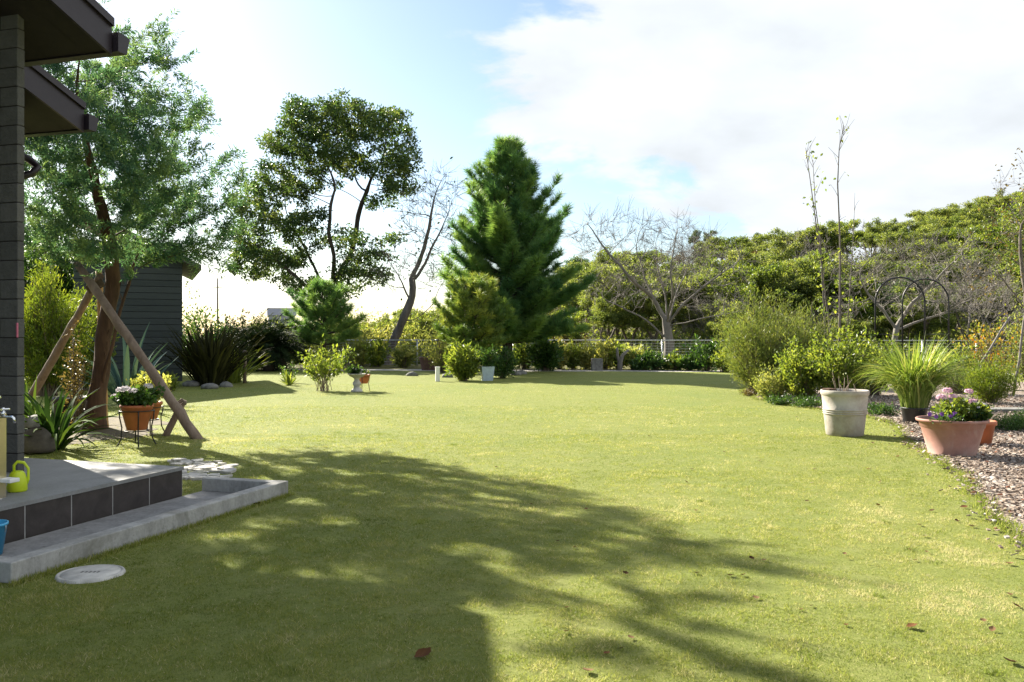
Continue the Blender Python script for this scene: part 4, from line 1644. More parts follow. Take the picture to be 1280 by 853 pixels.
# =================================================================== HILLSIDE WOOD
def hillside():
    rng = np.random.default_rng(50)

    def proto(name, label, mat, barkm, h, rx, seed, nb=9, lsize=0.165, per=105, group=None, natt=230, spread=0.46):
        r = np.random.default_rng(seed)
        bl = []
        for i in range(nb):
            a = r.uniform(0, 6.28); q = r.uniform(0.1, 0.75) * rx
            z = h * r.uniform(0.5, 0.9)
            s = rx * r.uniform(0.35, 0.55)
            bl.append((np.array([q * math.cos(a), q * math.sin(a), z]), (s, s, s * 0.55)))
        tr = [[np.zeros(3), np.array([0.05, 0, h * 0.18]), np.array([0.1 * rx, 0.05, h * 0.4])],
              [np.array([0.05, 0, h * 0.15]), np.array([-0.3 * rx, 0.1, h * 0.42])]]
        return leaf_tree(name, label, 'tree', (0, 0, -50), tr, bl, r, 0.32, 2.2, 0.5, natt, 0.14, 0.016, barkm, mat, lsize, lsize * 0.55, per, spread, thr=2, group=group, zmin=h * 0.2, flare=0.2)
    kinds = [
        proto('hillside_tree', 'rounded yellow green tree in the wood covering the hillside', 'hill_y', 'twig', 5.0, 2.7, 61, group='yellow green trees on the hillside'),
        proto('hillside_tree', 'rounded yellow green tree in the wood covering the hillside', 'hill_y', 'bark_g', 4.6, 3.0, 62, group='yellow green trees on the hillside'),
        proto('hillside_tree', 'dull mid green tree in the wood covering the hillside', 'hill_g', 'bark_m', 5.2, 2.6, 63, group='dull green trees on the hillside'),
        proto('hillside_tree', 'bright green tree standing out in the wood covering the hillside', 'shrub', 'bark_m', 4.9, 2.2, 65, group='bright green trees on the hillside'),
        proto('hillside_tree', 'dark green tree in the wood covering the hillside', 'camphor', 'bark_m', 5.0, 2.4, 67, group='dark green trees on the hillside'),
        proto('hillside_tree', 'sparse brownish tree in the wood covering the hillside', 'hill_b', 'bark_g', 4.6, 2.5, 64, per=34, group='brownish trees on the hillside'),
    ]
    # bare grey scrub tree
    b = np.zeros(3)
    tr = [[np.zeros(3), np.array([0, 0, 0.8]), np.array([0.3, 0, 1.6])], [np.array([0, 0, 0.6]), np.array([-0.7, 0.2, 1.7])], [np.array([0, 0, 0.5]), np.array([0.2, -0.6, 1.4])]]
    bl = [(np.array([0, 0, 3.2]), (2.4, 2.4, 1.5)), (np.array([1.4, 0.3, 2.6]), (1.4, 1.4, 1.0)), (np.array([-1.5, 0, 2.8]), (1.4, 1.2, 1.0))]
    gb = bare_tree('bare_hillside_tree', 'bare pale twigged tree among the leafy trees of the hillside', (0, 0, -50), tr, bl, np.random.default_rng(66), 230, 0.3, 1.8, 0.45, 0.10, 0.013, 'bark_g', twig=4, twig_L=0.7, group='bare pale trees on the hillside')
    kinds.append(gb)
    used = [False] * 7
    pts = []
    rows = [(48, 2.1), (52, 2.5), (56.5, 2.8), (61.5, 3.1), (67, 3.4), (73, 3.7), (80, 3.9), (87, 4.0), (93, 4.1), (98.5, 4.1)]
    cnt = 0
    for Y, dx in rows:
        x = (415 - 640) * Y / F + rng.uniform(0, dx)
        while x < (1345 - 640) * Y / F:
            xx = x + rng.normal() * 0.5; yy = Y + rng.normal() * 1.1
            px = 640 + F * xx / yy
            left = px < 690
            if left and Y > 62:
                x += dx * rng.uniform(0.75, 1.25)
                continue
            pr = [0.17, 0.16, 0.15, 0.09, 0.03, 0.10, 0.30] if Y < 58 else [0.25, 0.23, 0.20, 0.12, 0.03, 0.07, 0.10]
            k = rng.choice(7, p=pr)
            s = rng.uniform(0.62, 1.25)
            if left:
                s *= 0.62
            if Y < 50:
                s *= 0.80
            # never over the skyline of the photograph
            zt = hill_z(xx, yy) + 4.9 * s
            lim = EYE + (HZ - np.interp(px, OUT[:, 0], OUT[:, 1]) + rng.normal() * 5) / F * yy
            if zt > lim:
                s *= max(0.35, (lim - hill_z(xx, yy)) / 4.9) / s if lim > hill_z(xx, yy) else 0.35
            loc = (xx, yy, float(hill_z(xx, yy)) - 0.1)
            sc = (s * rng.uniform(0.9, 1.2), s * rng.uniform(0.9, 1.2), s)
            if not used[k]:
                kinds[k].location = loc; kinds[k].scale = sc; kinds[k].rotation_euler = (0, 0, rng.uniform(0, 6.28)); used[k] = True
            else:
                dup(kinds[k], loc, rng.uniform(0, 6.28), scale=sc)
            cnt += 1
            x += dx * rng.uniform(0.75, 1.25)
    print('hillside trees', cnt)
    # undergrowth that fills the floor of the wood
    n = 60000
    y = 44.5 + 52 * rng.random(n) ** 1.6
    px = rng.uniform(400, 1360, n)
    x = (px - 640) * y / F
    z = hill_z(x, y)
    hgt = rng.random(n) ** 1.5 * (0.9 + 0.7 * np.sin(x * 0.9) * np.sin(y * 0.7))
    f = MB()
    d = unit(rng.normal(size=(n, 3)) + np.array([0, 0, 0.3]))
    leaves(f, np.c_[x, y, z + np.abs(hgt)], d, unit(rng.normal(size=(n, 3)) + np.array([0, 0, .9])), 0.30 * rng.uniform(.6, 1.3, n), 0.16, rng.random(n))
    o = f.build('undergrowth', M_['hill_g'])
    tag(o, 'low leafy undergrowth filling the floor of the wood', 'undergrowth', kind='stuff')
    # three small dark treetops on the ridge
    for i, (px, h, lab) in enumerate(((867, 3.6, 'leftmost small dark treetop standing above the ridge of the hill'), (886, 3.0, 'middle small dark treetop standing above the ridge of the hill'), (948, 2.6, 'lone rightmost dark treetop on the ridge of the hill'))):
        Y = 99.0
        xx = (px - 640) * Y / F
        top = EYE + (HZ - (286 if i < 2 else 289)) / F * Y
        o = dup(kinds[4], (xx, Y, top - 5.2 * (0.62 - 0.08 * i)), 1.3 * i, lab, (0.42 - 0.04 * i, 0.42 - 0.04 * i, 0.62 - 0.08 * i))
        del o['group']


hillside()


# =================================================================== FENCE
def make_fence():
    t = thing('wire_fence', 'pale galvanised wire mesh fence crossing behind the planting strip', 'fence', (0, 0, 0))
    H = 1.22
    A = np.array([-9.0, 41.2]); B = np.array([25.0, 37.6])
    L = np.linalg.norm(B - A)
    d = (B - A) / L
    n = int(L / 2.15)
    for i in range(n + 1):
        p = A + d * L * i / n
        mb = MB()
        tube(mb, [(p[0], p[1], -0.05), (p[0], p[1], H + 0.03)], 0.034, 10)
        mb.build('post', M_['galv'], t)
    mb = MB()
    tube(mb, [(A[0], A[1] - 0.04, H), (B[0], B[1] - 0.04, H)], 0.022, 8)
    mb.build('top_rail', M_['galv'], t)
    mb = MB()
    for z in np.arange(0.08, H, 0.125):
        tube(mb, [(A[0], A[1], z), (B[0], B[1], z)], 0.0055, 4, cap=False)
    for s in np.arange(0, L, 0.25):
        p = A + d * s
        tube(mb, [(p[0], p[1], 0.05), (p[0], p[1], H)], 0.0045, 3, cap=False)
    mb.build('wire_mesh', M_['galv'], t)


make_fence()


# =================================================================== OUTBUILDING
def make_shed():
    t = thing('outbuilding', 'dark board clad outbuilding behind the spiky flax clump', 'outbuilding', (0, 0, 0))
    D = 27.5
    c = np.array([(228 - 640) * D / F, D])       # near right corner
    ang = R(23)
    wd, dp, hh = 3.1, 5.0, 3.75
    ux = np.array([math.cos(ang), math.sin(ang)]); uy = np.array([-math.sin(ang), math.cos(ang)])
    mb = MB()
    rng = np.random.default_rng(4)
    z = 0.0
    while z < hh + 0.6:
        h = 0.2
        cc = c - ux * wd / 2 + uy * dp / 2
        box(mb, (cc[0], cc[1], z + h / 2), (wd, dp, h - 0.012), ang, rnd=rng.random(), bev=0.006)
        z += h
    mb.build('wall', M_['boards'], t)
    mb = MB()
    # mono-pitch roof falling to the right with a deep eave
    sec = [(0.55, hh - 0.22), (-wd - 0.4, hh + 1.7), (-wd - 0.4, hh + 1.86), (0.55, hh - 0.06)]
    v = []
    for q in (-0.4, dp + 0.4):
        for a, z in sec:
            p = c + ux * a + uy * q
            v.append((p[0], p[1], z))
    mb.polys(np.array(v), [[0, 1, 2, 3][::-1], [4, 5, 6, 7], [0, 4, 5, 1], [1, 5, 6, 2], [2, 6, 7, 3], [3, 7, 4, 0]])
    mb.build('roof', M_['roofing'], t)


make_shed()


def far_house():
    t = thing('far_house', 'small grey house far away between the dark palms and the young pine', 'house', ((352 - 640) * 260 / F, 260, 0))
    mb = MB()
    box(mb, (0, 0, 3.6), (7.5, 7, 7.2), 0.3)
    mb.build('wall', M_['far_wall'], t)
    mb = MB()
    a = 0.3
    ca, sa = math.cos(a), math.sin(a)
    v = [(-4.2, -4, 7.1), (4.2, -4, 7.1), (4.2, 4, 7.1), (-4.2, 4, 7.1), (-4.2, 0, 9.4), (4.2, 0, 9.4)]
    v = [(x * ca - y * sa, x * sa + y * ca, z) for x, y, z in v]
    mb.polys(np.array(v), [[0, 1, 5, 4], [2, 3, 4, 5], [0, 4, 3], [1, 2, 5], [0, 3, 2, 1]])
    mb.build('roof', M_['far_roof'], t)
    for x in (-1.9, 1.6):
        mb = MB()
        box(mb, (x * ca + 3.52 * sa, x * sa - 3.52 * ca, 5.4), (1.5, 0.1, 1.2), a)
        mb.build('window', M_['dark_glass'], t)


far_house()


def mast():
    p = np.array([(272 - 640) * 90 / F, 90, 0])
    t = thing('utility_pole', 'thin dark utility pole rising beyond the garden on the left', 'pole', p)
    mb = MB()
    tube(mb, [(0, 0, 0), (0, 0, EYE + (HZ - 348) * 90 / F)], [0.11, 0.07], 10)
    mb.build('post', M_['bark_m'], t)
    mb = MB()
    box(mb, (0, 0, 6.4), (0.9, 0.08, 0.08))
    mb.build('cross_arm', M_['bark_m'], t)


mast()

# =================================================================== PLANTS ON THE LEFT
rg = np.random.default_rng(90)


def left_plants():
    r = np.random.default_rng(91)
    # soft conifer hedge behind the timber props
    for (px, py, rx, h, lab) in ((58, 495, 1.05, 3.0, 'bright yellow green soft conifer between the house pillar and the props'),
                                 (98, 488, 0.95, 2.6, 'bright yellow green soft conifer right behind the left timber prop')):
        b = P(px, py)
        shrub('conifer_shrub', lab, 'shrub', b, rx, h, 'conifer', r, tips=420, per=40, L=0.13, wd=0.028, z0=0.1, spread=0.07, shell=0.75, up=0.7, stem_r=0.012)
    # tall dark greenery behind them
    b = P(62, 474)
    shrub('evergreen_shrub', 'tall deep green evergreen rising behind the yellow green conifers', 'shrub', b, 2.3, 5.4, 'glossy', r, tips=420, per=40, L=0.22, wd=0.075, z0=0.5, spread=0.14, shell=0.6, stem_r=0.03)
    b = P(-10, 478)
    shrub('evergreen_shrub', 'tall deep green evergreen hidden partly by the house pillar', 'shrub', b, 2.0, 4.6, 'glossy', r, tips=260, per=36, L=0.22, wd=0.075, z0=0.5, spread=0.14, shell=0.6, stem_r=0.03)
    # strap-leaved plants by the pillar
    b = P(66, 562)
    clump('strap_leaf_plant', 'dark green strap leaved plant at the porch corner by the boulders', 'plant', b, 'clivia', r, n=70, L=1.0, w=0.062, e0=(30, 86), curl=(30, 110), base_r=0.14)
    b = P(38, 548)
    clump('strap_leaf_plant', 'upright strap leaved plant between the house pillar and the left prop', 'plant', b, 'clivia', r, n=30, L=0.95, w=0.065, e0=(55, 88), curl=(5, 45), base_r=0.10)
    # boulders on the porch side
    t = thing('round_stone', 'rounded grey stone resting on top of the dark boulder', 'stone', P(44, 565) + np.array([0, 0, 0.30]))
    mb = MB(); rock_mesh(mb, (0, 0, 0.07), (0.17, 0.13, 0.10), r, 3); mb.build('stone', M_['stone'], t)
    t = thing('boulder', 'dark squat boulder between the porch and the strap leaves', 'boulder', P(40, 567))
    mb = MB(); rock_mesh(mb, (0, 0, 0.13), (0.24, 0.20, 0.20), r, 3); mb.build('stone', M_['boulder'], t)
    # dark water jar in the shade
    t = pot('water_jar', 'dark glazed jar in the shade behind the left timber prop', P(88, 530), 0.30, 0.45, M_['black_plastic'], 0.8, cat='jar')
    # vine with dry leaves round the tree foot
    b = TB + np.array([-0.18, -0.25, 0])
    shrub('climbing_vine', 'thin browning vine climbing the foot of the twin trunks', 'vine', b, 0.17, 1.55, 'hill_b', r, tips=60, per=14, L=0.06, wd=0.028, z0=0.05, spread=0.05, stem_r=0.006, droop=0.4)
    # blue agave
    b = P(158, 507)
    clump('agave_plant', 'blue grey agave in the shade behind the tree trunk', 'plant', b, 'agave', r, n=30, L=1.75, w=0.12, e0=(40, 86), curl=(5, 50), base_r=0.16, fold=0.5)
    # potted flowers on wire stands
    for i, (px, py, Dd, potr, kind) in enumerate(((171, 557, 0, 0.215, 'white'), (186, 541, 0, 0.20, 'var'))):
        b = P(px, py)
        hstand = (0.50 if i == 0 else 0.42)
        t = thing('plant_stand', ('black wire plant stand holding the bowl of white flowers' if i == 0 else 'black wire plant stand half hidden behind the front one'), 'plant stand', b)
        mb = MB()
        a = np.linspace(0, 2 * np.pi, 33)
        for rr, z in ((potr * 1.02, hstand - 0.03), (potr * 0.72, 0.2)):
            tube(mb, np.c_[rr * np.cos(a), rr * np.sin(a), np.full(33, z)], 0.008, 6, cap=False)
        mb.build('ring', M_['black_iron'], t)
        for q in range(4):
            an = q * math.pi / 2 + 0.5
            c_, s_ = math.cos(an), math.sin(an)
            pr = [(1.02, hstand - 0.02), (0.98, hstand * 0.75), (0.86, 0.25), (0.90, 0.10), (1.12, 0.0), (1.2, 0.01)]
            mb = MB()
            tube(mb, [(potr * k * c_, potr * k * s_, z) for k, z in pr], 0.009, 6)
            mb.build('leg', M_['black_iron'], t)
        pb = b + np.array([0, 0, 0.21])
        ph = hstand - 0.21
        pot('terracotta_bowl', 'terracotta bowl of white flowers in the front wire stand' if i == 0 else 'terracotta pot of pale variegated leaves in the rear wire stand', pb, potr, ph + 0.05, M_['terra_o'], 0.6, rim=0.015, rim_h=0.04)
        pl = pb + np.array([0, 0, ph + 0.01])
        if i == 0:
            s = shrub('flowering_plant', 'leafy plant with white flower heads in the front wire stand', 'flowers', pl, 0.27, 0.24, 'glossy', r, tips=90, per=14, L=0.07, wd=0.055, z0=0.02, spread=0.02, stem_r=0.003, up=0.2)
            for (dx, dy, dz) in ((-0.17, -0.10, 0.22), (-0.08, -0.15, 0.24), (0.02, -0.14, 0.21), (0.18, -0.06, 0.27), (-0.26, -0.06, 0.13)):
                mb = MB()
                flower_head(mb, (dx, dy, dz + 0.02), 0.062, r, 44, 0.042)
                mb.build('flower', M_['white_petal'], s)
        else:
            shrub('variegated_plant', 'pale variegated bushy plant in the rear wire stand', 'plant', pl, 0.30, 0.48, 'varieg', r, tips=120, per=16, L=0.07, wd=0.035, z0=0.04, spread=0.03, stem_r=0.004)
    # bright small plant in the shade
    shrub('bright_plant', 'small bright green plant in the shade near the outbuilding', 'plant', P(214, 489), 0.22, 0.45, 'phorm_g', r, tips=24, per=10, L=0.14, wd=0.05, z0=0.05, spread=0.03)
    # flax and its neighbours
    b = P(262, 482)
    clump('flax_plant', 'big dark spiky flax clump at the outbuilding corner', 'plant', b, 'phorm', r, n=260, L=1.95, w=0.085, e0=(50, 89), curl=(0, 75), base_r=0.40, fold=0.4)
    b = P(291, 479)
    clump('flax_plant', 'lower bright green spiky clump right of the dark flax', 'plant', b, 'phorm_g', r, n=70, L=1.25, w=0.07, e0=(35, 86), curl=(10, 70), base_r=0.22, fold=0.4)
    t = thing('garden_post', 'short weathered post beside the bright green spiky clump', 'post', P(306, 479))
    mb = MB()
    tube(mb, [(0, 0, 0), (0.01, 0, 0.6), (0, 0, 0.92)], [0.055, 0.05, 0.05], 10, bump=0.03, rng=r)
    mb.build('shaft', M_['timber'], t)
    mb = MB(); lathe(mb, [(0.055, 0.90), (0.075, 0.94), (0.055, 1.0), (0, 1.01)], 12); mb.build('cap', M_['timber'], t)
    for i, (px, py, s, lab) in enumerate(((240, 483, 0.30, 'flat edging stone left of the dark flax foot'), (263, 486, 0.26, 'low edging stone in front of the dark flax'), (284, 484, 0.22, 'small pale edging stone by the garden post'), (205, 486, 0.35, 'dark edging stone in the outbuilding shade'))):
        t = thing('edging_stone', lab, 'stone', P(px, py))
        mb = MB(); rock_mesh(mb, (0, 0, 0.04), (s, s * 0.6, 0.12), r, 2); mb.build('stone', M_['stone' if i != 3 else 'boulder'], t)
    # cycads: dark palm mass
    for i, (px, py, L, n, lab) in enumerate(((313, 464, 2.6, 90, 'leftmost dark cycad palm behind the garden post'), (335, 464, 2.5, 90, 'middle dark cycad palm beyond the lawn'), (352, 463, 1.9, 60, 'rightmost smaller dark cycad palm near the young pine'))):
        t = thing('cycad_palm', lab, 'palm', P(px, py))
        tk = MB(); fb = MB()
        th = 0.8
        tube(tk, [(0, 0, 0), (0, 0, th)], [0.22, 0.18], 10, bump=0.1, rng=r)
        tk.build('trunk', M_['bark_d'], t)
        for q in range(n):
            az = r.uniform(0, 6.28); el = R(r.uniform(0, 85)); cu = R(r.uniform(40, 110))
            m = 16
            s = np.linspace(0, 1, m)
            e = el - cu * s ** 1.3
            ll = L * 0.72 * r.uniform(.8, 1.1)
            hx = np.cumsum(np.cos(e)) * ll / m; hz = np.cumsum(np.sin(e)) * ll / m
            pts = np.c_[hx * math.cos(az), hx * math.sin(az), th + hz]
            tube(fb, pts, np.linspace(0.015, 0.005, m), 3, cap=False)
            sd = np.array([-math.sin(az), math.cos(az), 0])
            tg = unit(np.gradient(pts, axis=0))
            for sg in (1, -1):
                dd = unit(sd * sg + tg * 0.6 + np.array([0, 0, 0.15]))
                leaves(fb, np.repeat(pts, 2, 0) + np.repeat(tg, 2, 0) * r.uniform(-.04, .04, (2 * m, 1)), np.repeat(dd, 2, 0), np.cross(np.repeat(tg, 2, 0), np.repeat(dd, 2, 0)), 0.20, 0.028, np.full(2 * m, np.clip(r.normal(.4, .25), 0, 1)))
        fb.build('fronds', M_['cycad'], t)
    # background greenery on the left, beyond the lawn
    for (px, py, rx, h, m, lab) in ((238, 463, 2.4, 2.6, 'glossy', 'deep green shrub between the outbuilding and the palms'), (300, 462, 1.7, 2.1, 'cycad', 'dense dark shrub behind the garden post among the palms'), (330, 461, 1.8, 1.9, 'cycad', 'dense dark shrub right behind the middle palm'), (372, 455, 1.6, 1.7, 'shrub', 'yellow green shrub behind the small agave'), (345, 449, 3.2, 2.6, 'hill_g', 'dull green bushes behind the rightmost palm'), (428, 456, 1.7, 1.9, 'pale', 'pale thin shrub right of the young pine trunk')):
        shrub('background_shrub', lab, 'shrub', P(px, py), rx, h, m, r, tips=160, per=30, L=0.17, wd=0.07, z0=0.1, spread=0.12, stem_r=0.015)
    # shrub on the lawn, small agave, bird bath
    b = P(404, 489)
    shrub('leafy_shrub', 'open leafy shrub with bare lower stems on the lawn left of the bird bath', 'shrub', b, 0.70, 1.15, 'shrub', r, tips=64, per=18, L=0.11, wd=0.055, z0=0.45, spread=0.05, stem_r=0.008, root=0.13, shell=0.7)
    b = P(361, 482)
    clump('small_agave', 'small spiky agave on a bare patch left of the leafy shrub', 'plant', b, 'phorm_g', r, n=22, L=0.5, w=0.07, e0=(20, 80), curl=(-10, 40), base_r=0.07)
    shrub('small_shrub', 'little sprig of dark leaves standing over the small agave', 'shrub', P(362, 479), 0.32, 0.62, 'glossy', r, tips=20, per=8, L=0.10, wd=0.04, z0=0.2, spread=0.03)


left_plants()


def bird_bath():
    b = P(446, 490)
    t = thing('bird_bath', 'pale stone bird bath holding flowers on the lawn', 'bird bath', b)
    mb = MB()
    lathe(mb, [(0, 0), (0.15, 0), (0.155, 0.03), (0.12, 0.07), (0.085, 0.10), (0.075, 0.14), (0.105, 0.19), (0.11, 0.235), (0.07, 0.29), (0.065, 0.33), (0.10, 0.37)], 24)
    mb.build('pedestal', M_['pale_stone'], t)
    mb = MB()
    lathe(mb, [(0.10, 0.37), (0.17, 0.40), (0.225, 0.455), (0.245, 0.46), (0.245, 0.475), (0.215, 0.475), (0.15, 0.43), (0, 0.42)], 28)
    mb.build('bowl', M_['pale_stone'], t)
    r = np.random.default_rng(7)
    s = shrub('bath_flowers', 'low leafy plant with pale flowers in the bird bath bowl', 'flowers', b + np.array([-0.02, 0, 0.43]), 0.23, 0.25, 'glossy', r, tips=60, per=12, L=0.07, wd=0.045, z0=0.02, spread=0.02, stem_r=0.003)
    for (dx, dz) in ((0.02, 0.16), (0.13, 0.08), (0.16, 0.14)):
        mb = MB(); flower_head(mb, (dx, -0.1, dz), 0.045, r, 24, 0.035); mb.build('flower', M_['white_petal'], s)
    # terracotta pot in a wire stand just behind
    p2 = P(455, 489)
    st = thing('plant_stand', 'thin wire plant stand behind the bird bath', 'plant stand', p2)
    mb = MB()
    a = np.linspace(0, 2 * np.pi, 25)
    tube(mb, np.c_[0.15 * np.cos(a), 0.15 * np.sin(a), np.full(25, 0.38)], 0.007, 6, cap=False)
    mb.build('ring', M_['black_iron'], st)
    for q in range(3):
        an = q * 2.094 + 0.3
        mb = MB()
        tube(mb, [(0.15 * math.cos(an), 0.15 * math.sin(an), 0.38), (0.12 * math.cos(an), 0.12 * math.sin(an), 0.2), (0.15 * math.cos(an), 0.15 * math.sin(an), 0)], 0.008, 6)
        mb.build('leg', M_['black_iron'], st)
    pot('terracotta_bowl', 'round terracotta pot just right of the bird bath', p2 + np.array([0, 0, 0.2]), 0.17, 0.24, M_['terra_o'], 0.6, rim=0.015, rim_h=0.04)
    s = shrub('pale_flowers', 'small pale pink flowering plant right of the bird bath', 'flowers', p2 + np.array([0, 0, 0.41]), 0.16, 0.14, 'shrub', r, tips=30, per=8, L=0.05, wd=0.03, z0=0.02, spread=0.02, stem_r=0.003)
    mb = MB(); flower_head(mb, (0.06, -0.06, 0.11), 0.045, r, 24, 0.035); mb.build('flower', M_['pink'], s)


bird_bath()


# =================================================================== MIDDLE DISTANCE
def middle():
    r = np.random.default_rng(101)
    shrub('bright_shrub', 'bright yellow green shrub at the foot of the small yellowing pine', 'shrub', P(579, 476), 0.62, 1.15, 'shrub', r, tips=150, per=18, L=0.17, wd=0.06, z0=0.1, spread=0.06, stem_r=0.012)
    shrub('shade_shrub', 'dark shrub in the pine shade right of the pale planter', 'shrub', P(628, 473), 0.55, 1.0, 'glossy', r, tips=110, per=16, L=0.14, wd=0.05, z0=0.1, spread=0.06, stem_r=0.012)
    shrub('glossy_shrub', 'round glossy green shrub at the bed edge right of the pine', 'shrub', P(681, 464), 0.75, 1.25, 'glossy', r, tips=150, per=18, L=0.20, wd=0.09, z0=0.12, spread=0.07, stem_r=0.012)
    shrub('silver_shrub', 'silvery leaved shrub between the leaning tree and the yellowing pine', 'shrub', P(553, 466), 0.9, 2.0, 'pale', r, tips=120, per=20, L=0.11, wd=0.035, z0=0.3, spread=0.10, stem_r=0.012)
    # pots
    pot('terracotta_planter', 'brown clay pot at the bed edge right of the leaning tree', P(536, 463), 0.42, 0.55, plain('brown_clay', (0.20, 0.11, 0.08), 0.7), 0.7)
    shrub('planter_plant', 'small light plant growing in the brown clay pot', 'plant', P(536, 463) + np.array([0, 0, 0.5]), 0.38, 0.4, 'pale', r, tips=40, per=10, L=0.10, wd=0.04, z0=0.03, spread=0.04)
    t = thing('square_planter', 'pale blue glazed square planter under the pine', 'planter', P(609, 476), 0.2)
    mb = MB()
    h, a, b = 0.46, 0.21, 0.16
    v = [(s * b, q * b, 0) for s, q in ((-1, -1), (1, -1), (1, 1), (-1, 1))] + [(s * a, q * a, h) for s, q in ((-1, -1), (1, -1), (1, 1), (-1, 1))] + [(s * (a - .03), q * (a - .03), h) for s, q in ((-1, -1), (1, -1), (1, 1), (-1, 1))] + [(s * (a - .04), q * (a - .04), h - 0.06) for s, q in ((-1, -1), (1, -1), (1, 1), (-1, 1))]
    fc = [[0, 1, 5, 4], [1, 2, 6, 5], [2, 3, 7, 6], [3, 0, 4, 7], [3, 2, 1, 0]]
    for k in (4, 8):
        fc += [[k + i, k + (i + 1) % 4, k + 4 + (i + 1) % 4, k + 4 + i] for i in range(4)]
    fc.append([12, 13, 14, 15])
    mb.polys(np.array(v), fc)
    mb.build('planter_body', M_['bluewhite'], t)
    shrub('planter_plant', 'dark bushy plant in the pale blue square planter', 'plant', P(609, 476) + np.array([0, 0, 0.42]), 0.38, 0.62, 'glossy', r, tips=60, per=12, L=0.12, wd=0.045, z0=0.03, spread=0.05)
    t = thing('white_post', 'short white square post at the lawn edge left of the bright shrub', 'post', P(547, 477))
    mb = MB(); box(mb, (0, 0, 0.22), (0.13, 0.13, 0.44), 0.2, bev=0.01); mb.build('shaft', M_['white'], t)
    mb = MB(); box(mb, (0, 0, 0.45), (0.15, 0.15, 0.025), 0.2, bev=0.006); mb.build('cap', M_['white'], t)
    t = thing('concrete_block', 'grey concrete block among the yellow leaved plants by the fence', 'block', P(746, 463.5))
    mb = MB(); box(mb, (0, 0, 0.25), (0.46, 0.3, 0.5), 0.05, bev=0.015); mb.build('block', M_['stone'], t)
    # kerb stones at the edge of the gravel
    for i, (px, py, s) in enumerate(((646, 469, .35), (652, 468, .3), (516, 470, .3), (560, 472, .25))):
        t = thing('edging_stone', ['larger pale stone in the pine shade at the gravel edge', 'second pale stone beside the larger one near the pine', 'pale stone on the lawn edge below the brown clay pot', 'pale stone just right of the white post'][i], 'stone', P(px, py))
        mb = MB(); rock_mesh(mb, (0, 0, 0.04), (s * .75, s * .5, .11), r, 2); mb.build('stone', M_['stone'], t)
    # plants along the fence: tall leafy perennials, each its own thing
    spots = [(452, 457, .7, 1.5, 'pale', 'thin pale shrub at the left end of the fence'),
             (470, 458, .6, 1.3, 'shrub', 'yellow green shrub left of the leaning trunk'),
             (505, 459, .6, 1.1, 'pale', 'pale shrub just right of the leaning trunk'),
             (656, 461, .65, 1.25, 'shrub', 'yellow green plant by the fence close to the pine'),
             (700, 461, .6, 1.3, 'varieg', 'yellow leaved plant right behind the round glossy shrub'),
             (716, 461, .5, 1.35, 'shrub', 'leafy plant left of the concrete block'),
             (733, 461, .5, 1.1, 'varieg', 'pale yellow plant just left of the concrete block'),
             (757, 461, .55, 1.45, 'varieg', 'tall yellow leaved plant just right of the concrete block'),
             (773, 461, .5, 1.2, 'shrub', 'leafy plant beside the forked stump at the fence'),
             (792, 461, .55, 1.25, 'pale', 'pale plant in front of the fence left of the bare trunk'),
             (803, 462, .5, .6, 'glossy', 'low dark green plant left of the bare trunk foot'),
             (818, 462, .55, .75, 'glossy', 'wider low dark green plant under the bare trunk'),
             (843, 462, .5, .7, 'shrub', 'low bright green plant right of the bare trunk'),
             (862, 462.5, .5, .6, 'glossy', 'last low dark green plant before the large feathery bush'),
             (884, 463, .75, 1.35, 'glossy', 'dense green shrub left of the large feathery bush'),
             (905, 464, .7, 1.1, 'shrub', 'yellow green shrub half behind the large feathery bush')]
    for (px, py, rx, h, m, lab) in spots:
        shrub('border_plant', lab, 'plant', P(px, py + 1.2), rx * 1.0, h * 0.92, m, r, tips=46, per=18, L=0.20, wd=0.085, z0=0.08, spread=0.07, stem_r=0.010, group='plants along the fence', shell=0.85)
    # airy pale scrub just beyond the fence on the left
    for (px, D_, rx, h, m, lab) in ((430, 45, 1.3, 2.6, 'pale', 'airy pale bush beyond the fence right of the young pine'), (452, 47, 1.5, 3.1, 'shrub', 'airy yellow green bush beyond the left end of the fence'), (472, 44.5, 1.2, 2.3, 'varieg', 'pale yellow bush beyond the fence left of the leaning trunk'),
                                    (515, 46, 1.4, 2.4, 'pale', 'airy pale bush beyond the fence just right of the leaning trunk'), (540, 47, 1.5, 2.9, 'shrub', 'yellow green bush beyond the fence behind the silvery shrub'), (665, 46, 1.4, 2.5, 'shrub', 'yellow green bush beyond the fence right of the big pine'), (705, 47, 1.5, 2.6, 'hill_b', 'brownish bush beyond the fence above the round glossy shrub')):
        shrub('scrub_bush', lab, 'bush', ((px - 640) * D_ / F, D_, 0), rx, h, m, r, tips=90, per=22, L=0.16, wd=0.075, z0=0.2, spread=0.14, stem_r=0.012)
    # grey forked stump
    t = thing('forked_stump', 'grey forked stump among the fence plants', 'stump', P(775, 463.5))
    mb = MB()
    tube(mb, [(0, 0, 0), (0, 0, 0.35), (0.12, 0, 0.65), (0.35, 0, 0.85)], [0.12, 0.10, 0.07, 0.05], 10, bump=0.05, rng=r)
    tube(mb, [(0, 0, 0.3), (-0.10, 0, 0.6), (-0.12, 0, 0.95)], [0.09, 0.06, 0.05], 8, bump=0.05, rng=r)
    mb.build('wood', M_['bark_g'], t)


middle()


